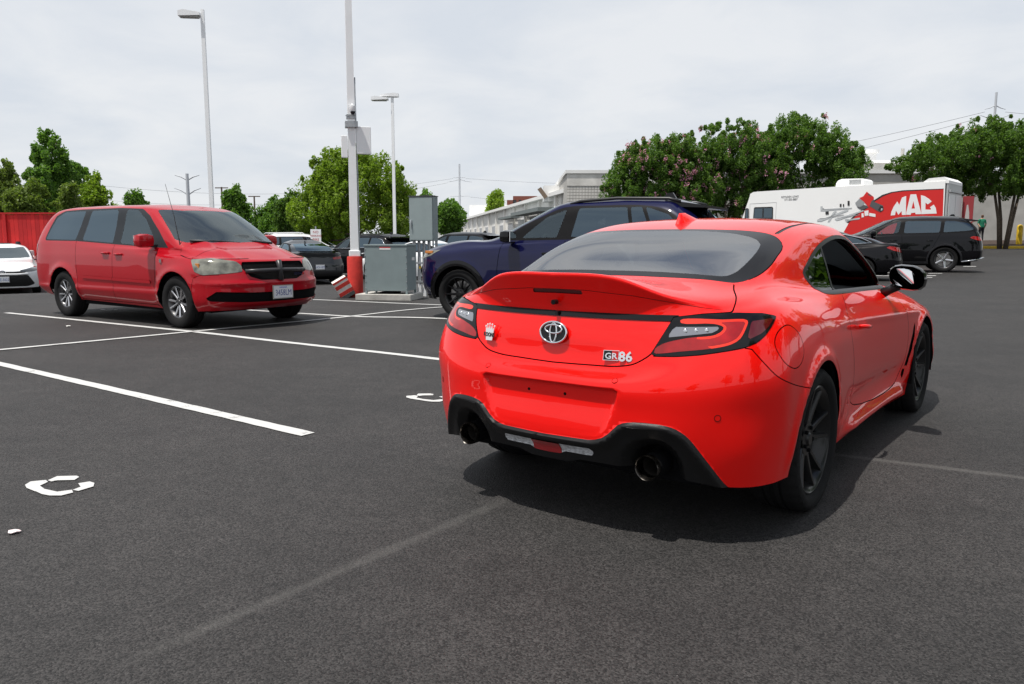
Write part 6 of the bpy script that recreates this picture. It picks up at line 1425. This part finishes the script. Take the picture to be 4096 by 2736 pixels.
b = MB(); b.prism([(-1.16, 1.10), (-1.13, 1.075), (-.85, 1.06), (-.85, 1.075)], lambda u, v, q: (u, -.62+q, v), 1.24); b.build('boot_spoiler', M_GBLACK, c.t)
b = MB(); b.tube([(1.9, .845, 1.01), (1.0, .85, 1.035), (.2, .84, 1.06), (-.22, .80, 1.09), (.05, .73, 1.22), (.5, .66, 1.32), (1., .645, 1.335)], .012, 6); b.build('chrome_window_line', M_CHROME, c.t, True)
c = saloon('saloon_car', 'white saloon car facing the camera at the left picture edge', (-16.3, 25.2, -1.02), P_WHITE, dict(head=HEAD, hm=pbr('dark_headlamp', (.05, .055, .06), .12, coat=1.), mm=M_GBLACK, grille=[[(-.9, .685), (.30, .66), (.62, .69), (.55, .63), (.30, .60), (-.9, .615)], [(-.9, .56), (.62, .56), (.78, .30), (.60, .24), (-.9, .24)]]))
roundel(c.t, (3.80, 0, .645), (0, 1, 0), (-.1, 0, 1), None, .085)
plate(c.t, (3.83, 0, .45), (0, 1, 0), 'UJZ-5022', .30, .15)
b = MB(); b.tube([(3.72, .62, .60), (3.80, .35, .585), (3.815, 0, .59), (3.80, -.35, .585), (3.72, -.62, .60)], .03, 6); b.build('bumper_bar', P_WHITE, c.t, True)
x, y = at(308, 28.2)
c = saloon('hatchback_car', 'dark grey sloping hatchback seen from behind, right of the van nose', (at(320, 26.8)[0]-.55, 27.64, 2.12), paint('slate_grey_paint', (.018, .021, .025)), dict(tail=[(-1.06, .55, .93), (-.95, .70, .96), (-.80, .86, .97), (-.80, .88, .90), (-1.04, .58, .86)], rbump=[(-.9, .50), (.62, .50), (.85, .42), (.85, .1), (-.9, .1)]), (1.0, 2.98, .85, 1.56, .94, 1.0, 2.35, 1.42, .95, 1.10, -.66, .35, .37))
plate(c.t, (-1.035, 0, .62), (0, -1, 0), 'UCV-1875', .30, .15)
b = MB(); b.prism([(-1.02, 1.16), (-.99, 1.125), (-.72, 1.15), (-.70, 1.17)], lambda u, v, q: (u, -.66+q, v), 1.32); b.build('boot_spoiler', M_GBLACK, c.t)
b = MB(); b.prism([(-.10, 0), (.10, 0), (.02, .07), (-.05, .075)], lambda u, v, q: (u+.55, -.02+q, 1.53+v), .04); b.build('roof_aerial', M_GBLACK, c.t, 40)
c = saloon('saloon_car', 'bright blue car whose roof shows between SUV spoiler and truck cab', (7.6, 25.5, 2.7), paint('azure_blue_paint', (.02, .05, .28)), dict(tail=TAIL), nu=4, nv=4)
c = saloon('saloon_car', 'white saloon half hidden behind the grey conduits', (at(447, 27)[0], 27, 2.5), P_WHITE, dict(tail=TAIL), nu=4, nv=4)
# ------------------------------------------------------------------ tool truck: u from the front towards the tail along its left side, v height
def truck():
    H = R(139.03); Rr = Vector((16.5, 29.7)); d = Vector((math.cos(H), math.sin(H))); base = Rr+d*7.642
    zb = .45; W = 2.35
    t = thing('tool_truck', 'white step van truck with red graphics and tool pictures on its side', 'truck', (base.x, base.y, 0), H)
    f = lambda u, v, w=0.: (-u, w, v)          # w > 0 stands proud of the left side
    white = pbr('truck_white', (.88, .88, .87), .45, var=.03, vscale=.6); grey = pbr('truck_aluminium', (.45, .46, .46), .4, metal=.5); red = pbr('truck_red_print', (.62, .018, .016), .45); blk = pbr('print_black', (.02, .02, .022), .5)
    lg = pbr('print_light_grey', (.50, .52, .53), .45); dg = pbr('print_dark_grey', (.09, .09, .095), .45); mg = pbr('print_mid_grey', (.30, .31, .32), .45)
    def solid(name, poly, w0, w1, m, parent=t, smooth=False):
        b = MB(); b.prism(poly, lambda u, v, w: f(u, v, w0+w), w1-w0); return b.build(name, m, parent, smooth)
    body = solid('body', [(-.34, 3.10), (-.31, 3.24), (-.18, 3.31), (0., 3.325), (3.5, 3.395), (7.38, 3.425), (7.42, .95), (-1.0, .85), (-1.0, 1.45), (-.70, 1.85), (-.62, 2.25)], -W, 0, white)
    for k, (u0, u1, v0, v1) in enumerate(((-.53, -.33, 2.12, 2.62), (-.13, .77, 2.13, 2.655))):
        o = solid('cab_window', [(u0, v0), (u1, v0), (u1-.015, v1-.05), (u1-.06, v1), (u0+.06, v1), (u0+.02, v1-.05)], .003, .018, blk, body)
        solid('window_glass', [(u0+.05, v0+.05), (u1-.05, v0+.05), (u1-.05, v1-.06), (u0+.05, v1-.06)], .019, .023, M_TINT, o)
        if k: solid('window_bar', [((u0+u1)/2-.03, v0+.06), ((u0+u1)/2+.03, v0+.06), ((u0+u1)/2+.03, v1-.07), ((u0+u1)/2-.03, v1-.07)], .0235, .028, blk, o)
    for a, b_ in (((-.30, 2.81), (.89, 2.84)), ((.89, 2.84), (.87, 1.1)), ((-.30, 2.81), (-.32, 1.1))):
        m = MB(); m.tube([f(*a, .003), f(*b_, .003)], .006, 5); m.build('door_seam', grey, body)
    text_mesh('REYNDEN LEWIS', .125, dg, 'side_lettering', body, frame(f(1.47, 3.045, .004), (-1, 0, .01), (0, 0, 1)), .002, .0, sx=.80)
    text_mesh('571-835-8887', .125, dg, 'side_lettering', body, frame(f(1.52, 2.93, .004), (-1, 0, .0), (0, 0, 1)), .002, .0, sx=.80)
    edge = [(3.87,1.93),(4.13,2.19),(4.47,2.46),(4.84,2.77),(5.17,2.99),(5.50,3.09),(5.93,3.14),(7.34,3.145)]
    redp = [(3.7, 1.4), (3.95,1.91),(4.25,2.23),(4.66,2.50),(4.88,2.73),(5.21,2.94),(5.53,3.06),(5.94,3.10),(7.34,3.12), (7.40, 1.4)]
    gr = solid('red_print', redp, .003, .006, red, body)
    solid('black_print_edge', edge+redp[1:9][::-1], .0065, .009, blk, gr)
    P = [[(5.53,2.18),(5.55,2.33),(5.62,2.52),(5.74,2.72),(5.82,2.58),(5.90,2.86),(6.05,2.92),(6.08,2.19),(5.94,2.19),(5.92,2.34),(5.81,2.20),(5.71,2.37),(5.69,2.19)],
         [(6.09,2.20),(6.09,2.28),(6.20,2.97),(6.40,2.97),(6.62,2.26),(6.62,2.21),(6.43,2.21),(6.41,2.27),(6.27,2.26),(6.25,2.19)],
         [(6.63,2.21),(6.57,2.93),(6.70,2.89),(6.86,2.78),(6.96,2.68),(6.83,2.57),(6.75,2.64),(6.76,2.38),(6.95,2.37),(6.95,2.41),(6.91,2.46),(7.04,2.56),(7.12,2.42),(7.16,2.22)]]
    wp = pbr('print_white', (.80, .80, .80), .45)
    for q in P: solid('maker_letter', q, .0065, .010, wp, gr)
    solid('letter_counter', [(6.32,2.71),(6.39,2.43),(6.27,2.43)], .0105, .012, red, gr)
    for m, q in ((red, [(4.31,2.90),(4.46,2.96),(4.58,3.14),(4.86,2.92),(4.87,2.83),(4.78,2.76),(4.71,2.53),(4.74,2.46),(4.60,2.62),(4.51,2.73)]), (dg, [(4.65,2.75),(4.71,2.90),(4.86,2.83),(4.87,2.74),(5.23,2.57),(5.26,2.42),(5.14,2.32),(5.03,2.37),(4.75,2.55)]),
                 (mg, [(4.16,2.71),(4.27,2.82),(4.32,2.88),(4.51,2.73),(4.50,2.62),(4.35,2.54),(4.24,2.58)]), (dg, [(4.23,2.57),(4.35,2.53),(4.50,2.62),(4.67,2.57),(4.69,2.52),(4.42,2.42),(4.28,2.51)])):
        solid('impact_wrench_print', q, .0125+.001*len(q)/20, .0145+.001*len(q)/20, m, body)
    solid('impact_wrench_print', [(5.13,2.56),(5.24,2.53),(5.24,2.38),(5.14,2.32),(5.05,2.41)], .0155, .017, blk, body); solid('impact_wrench_print', [(5.17,2.47),(5.22,2.46),(5.21,2.39),(5.15,2.38)], .0175, .018, lg, body)
    solid('impact_wrench_print', [(4.65,3.07),(4.78,2.97),(4.77,2.93),(4.63,3.02)], .0155, .016, dg, body)
    for q in ([(2.78,2.61),(2.87,2.62),(2.88,2.50),(4.04,2.53),(4.04,2.49),(2.91,2.42),(2.79,2.43)], [(2.66,2.05),(2.72,2.10),(2.91,2.10),(3.84,2.46),(3.92,2.44),(3.88,2.39),(2.93,2.03),(2.85,1.99),(2.68,2.00)], [(3.38,2.42),(3.46,2.39),(3.37,2.31),(3.18,1.97),(3.10,1.97),(3.30,2.35)], [(3.38,2.10),(3.54,2.12),(4.49,2.42),(4.51,2.37),(3.58,2.04),(3.44,2.02)], [(3.78,2.07),(3.88,2.09),(3.98,2.06),(4.37,2.12),(4.38,2.06),(3.99,2.00),(3.85,1.96)]):
        o = solid('spanner_print', q, .010+.0005*len(q)/10, .012, lg, body)
        c = np.mean(q, 0); solid('spanner_shade', [tuple(c+(np.array(p)-c)*np.array((.8, .35))-np.array((0, .02))) for p in q], .0125, .013, mg, o)
    for q, m in (([(3.56,2.69),(3.63,2.69),(3.63,2.57),(3.56,2.58)], blk), ([(3.68,2.68),(3.73,2.68),(3.74,2.57),(3.69,2.57)], blk), ([(3.86,2.80),(3.94,2.80),(3.95,2.61),(3.87,2.62)], blk), ([(2.99,2.38),(3.12,2.41),(3.14,2.28),(3.01,2.27)], blk), ([(4.53,2.38),(4.69,2.40),(4.70,2.20),(4.56,2.18)], wp), ([(4.73,2.30),(4.96,2.25),(4.97,2.13),(4.72,2.18)], wp), ([(4.43,2.28),(4.50,2.30),(4.53,2.14),(4.44,2.12)], wp)):
        solid('socket_print', q, .0135, .015, m, body)
    # roof gear
    ac = [(3.21, 3.37), (3.23, 3.55), (3.30, 3.66), (3.45, 3.72), (4.24, 3.70), (4.32, 3.64), (4.33, 3.38)]
    o = solid('roof_air_unit', ac, -1.6, -.4, white, t)
    for k in range(6): solid('louvre', [(3.75, 3.47+k*.035), (4.22, 3.465+k*.035), (4.22, 3.485+k*.035), (3.75, 3.49+k*.035)], -.3995, -.39, grey, o)
    solid('roof_vent', [(6.6, 3.41), (6.80, 3.55), (7.33, 3.58), (7.50, 3.45), (7.50, 3.34)], -W+.1, -.02, white, t)
    # tail: doors, frame, open red door panel
    b = MB(); b.box((-7.49, -W+.04, 1.0), (-7.425, -.04, 3.36)); tail = b.build('rear_frame', grey, t)
    for k in (0, 1):
        b = MB(); b.box((-7.52, -W+.12+k*1.08, 1.1), (-7.495, -W+1.12+k*1.08, 2.95)); b.build('rear_door', white, tail)
    b = MB(); b.box((-7.57, -W+.1, 3.02), (-7.495, -.1, 3.10)); b.build('header_lamp_bar', grey, tail)
    Od = Vector((-7.53, -W-.02, 0)); od = Vector((-.36, -.06, 0))
    dr = MB(); dr.prism([(0, 1.15), (1.05, 1.15), (1.05, 2.95), (0, 2.95)], lambda u, v, w: (Od.x+od.x*u+.0*w, Od.y+od.y*u-w, v), .05); dd = dr.build('open_door', pbr('faded_red', (.30, .035, .04), .6), t)
    b = MB(); b.prism([(.15, 1.35), (.28, 1.9), (.42, 2.6), (.55, 2.62), (.70, 2.3), (.78, 1.8), (.86, 1.4)], lambda u, v, w: (Od.x+od.x*u, Od.y+od.y*u+.003+w, v), .004); b.build('faded_emblem', pbr('faded_white', (.45, .43, .42), .6), dd)
    # chassis
    b = MB(); b.box((-7.3, -W+.25, .75), (.85, -.25, .85)); b.build('chassis', M_DARK, t)
    b = MB(); b.box((.98, -W+.1, .70), (1.12, -.1, .95)); b.build('front_bumper', grey, t)
    w = make_wheel(.44, .26, .27, 'five', grey, M_DARKALLOY, False, 48)
    for i, (x, y) in enumerate(((.05, -.16), (.05, -W+.16), (-5.2, -.16), (-5.2, -W+.16))):
        o = w if i == 0 else copy_tree(w); o.parent = t; o.location = (x, y, .44+gz(*(base-d*.0))-.02); o.rotation_euler = (0, 0, math.pi if y > -1 else 0)
truck()
# ------------------------------------------------------------------ person in a green shirt
def person():
    x, y = at(980.5, 52.5); t = thing('person', 'person in green shirt and dark trousers seen from behind at the shop front', 'person', (x, y, gz(x, y)+.16), 0.)
    me = bpy.data.meshes.new('body')
    P = [((0, 0, .93), .155), ((0, .0, 1.08), .165), ((0, .01, 1.28), .185), ((0, .0, 1.42), .13), ((0, -.0, 1.50), .06), ((0, .015, 1.56), .07), ((0, .02, 1.64), .098), ((0, .02, 1.71), .085), ((0, .02, 1.745), .05),
         ((.10, 0, .88), .12), ((.11, -.02, .48), .078), ((.11, .02, .09), .05), ((.12, -.12, .035), .04),
         ((-.10, 0, .88), .12), ((-.10, .0, .48), .078), ((-.10, .03, .09), .05), ((-.11, -.11, .035), .04),
         ((.20, .0, 1.40), .075), ((.27, .02, 1.14), .055), ((.25, -.08, .92), .042), ((.24, -.11, .82), .04),
         ((-.20, .0, 1.40), .075), ((-.27, .02, 1.14), .055), ((-.22, .14, .98), .042), ((-.20, .22, .93), .04)]
    E = [(0, 1), (1, 2), (2, 3), (3, 4), (4, 5), (5, 6), (6, 7), (7, 8), (0, 9), (9, 10), (10, 11), (11, 12), (0, 13), (13, 14), (14, 15), (15, 16), (3, 17), (17, 18), (18, 19), (19, 20), (3, 21), (21, 22), (22, 23), (23, 24)]
    me.from_pydata([(a, -b, c) for (a, b, c), r in P], E, [])
    o = bpy.data.objects.new('body', me); col.objects.link(o); o.parent = t
    m = o.modifiers.new('skin', 'SKIN'); 
    for i, (_, r) in enumerate(P): me.skin_vertices[0].data[i].radius = (r*1.0, r*.82)
    me.skin_vertices[0].data[0].use_root = True
    o.modifiers.new('sub', 'SUBSURF').levels = 2; o.modifiers['sub'].render_levels = 2
    bpy.context.view_layer.update()
    em = bpy.data.meshes.new_from_object(o.evaluated_get(bpy.context.evaluated_depsgraph_get())); bpy.data.objects.remove(o)
    skin = pbr('skin', (.40, .22, .15), .6); shirt = pbr('green_shirt', (.012, .17, .095), .85); tr = pbr('dark_trousers', (.012, .012, .016), .85); hair = pbr('hair_brown', (.10, .05, .03), .7)
    for q in (skin, shirt, tr, hair): em.materials.append(q)
    for p in em.polygons:
        c = p.center; p.use_smooth = True
        if c.z > 1.66 or (c.z > 1.585 and c.y < -.03): p.material_index = 3
        elif c.z > 1.47: p.material_index = 0
        elif c.z > .92 and not (abs(c.x) > .19 and c.z < 1.16): p.material_index = 1
        elif abs(c.x) > .17 and c.z > .75: p.material_index = 0
        else: p.material_index = 2
    b = bpy.data.objects.new('body', em); col.objects.link(b); b.parent = t
person()
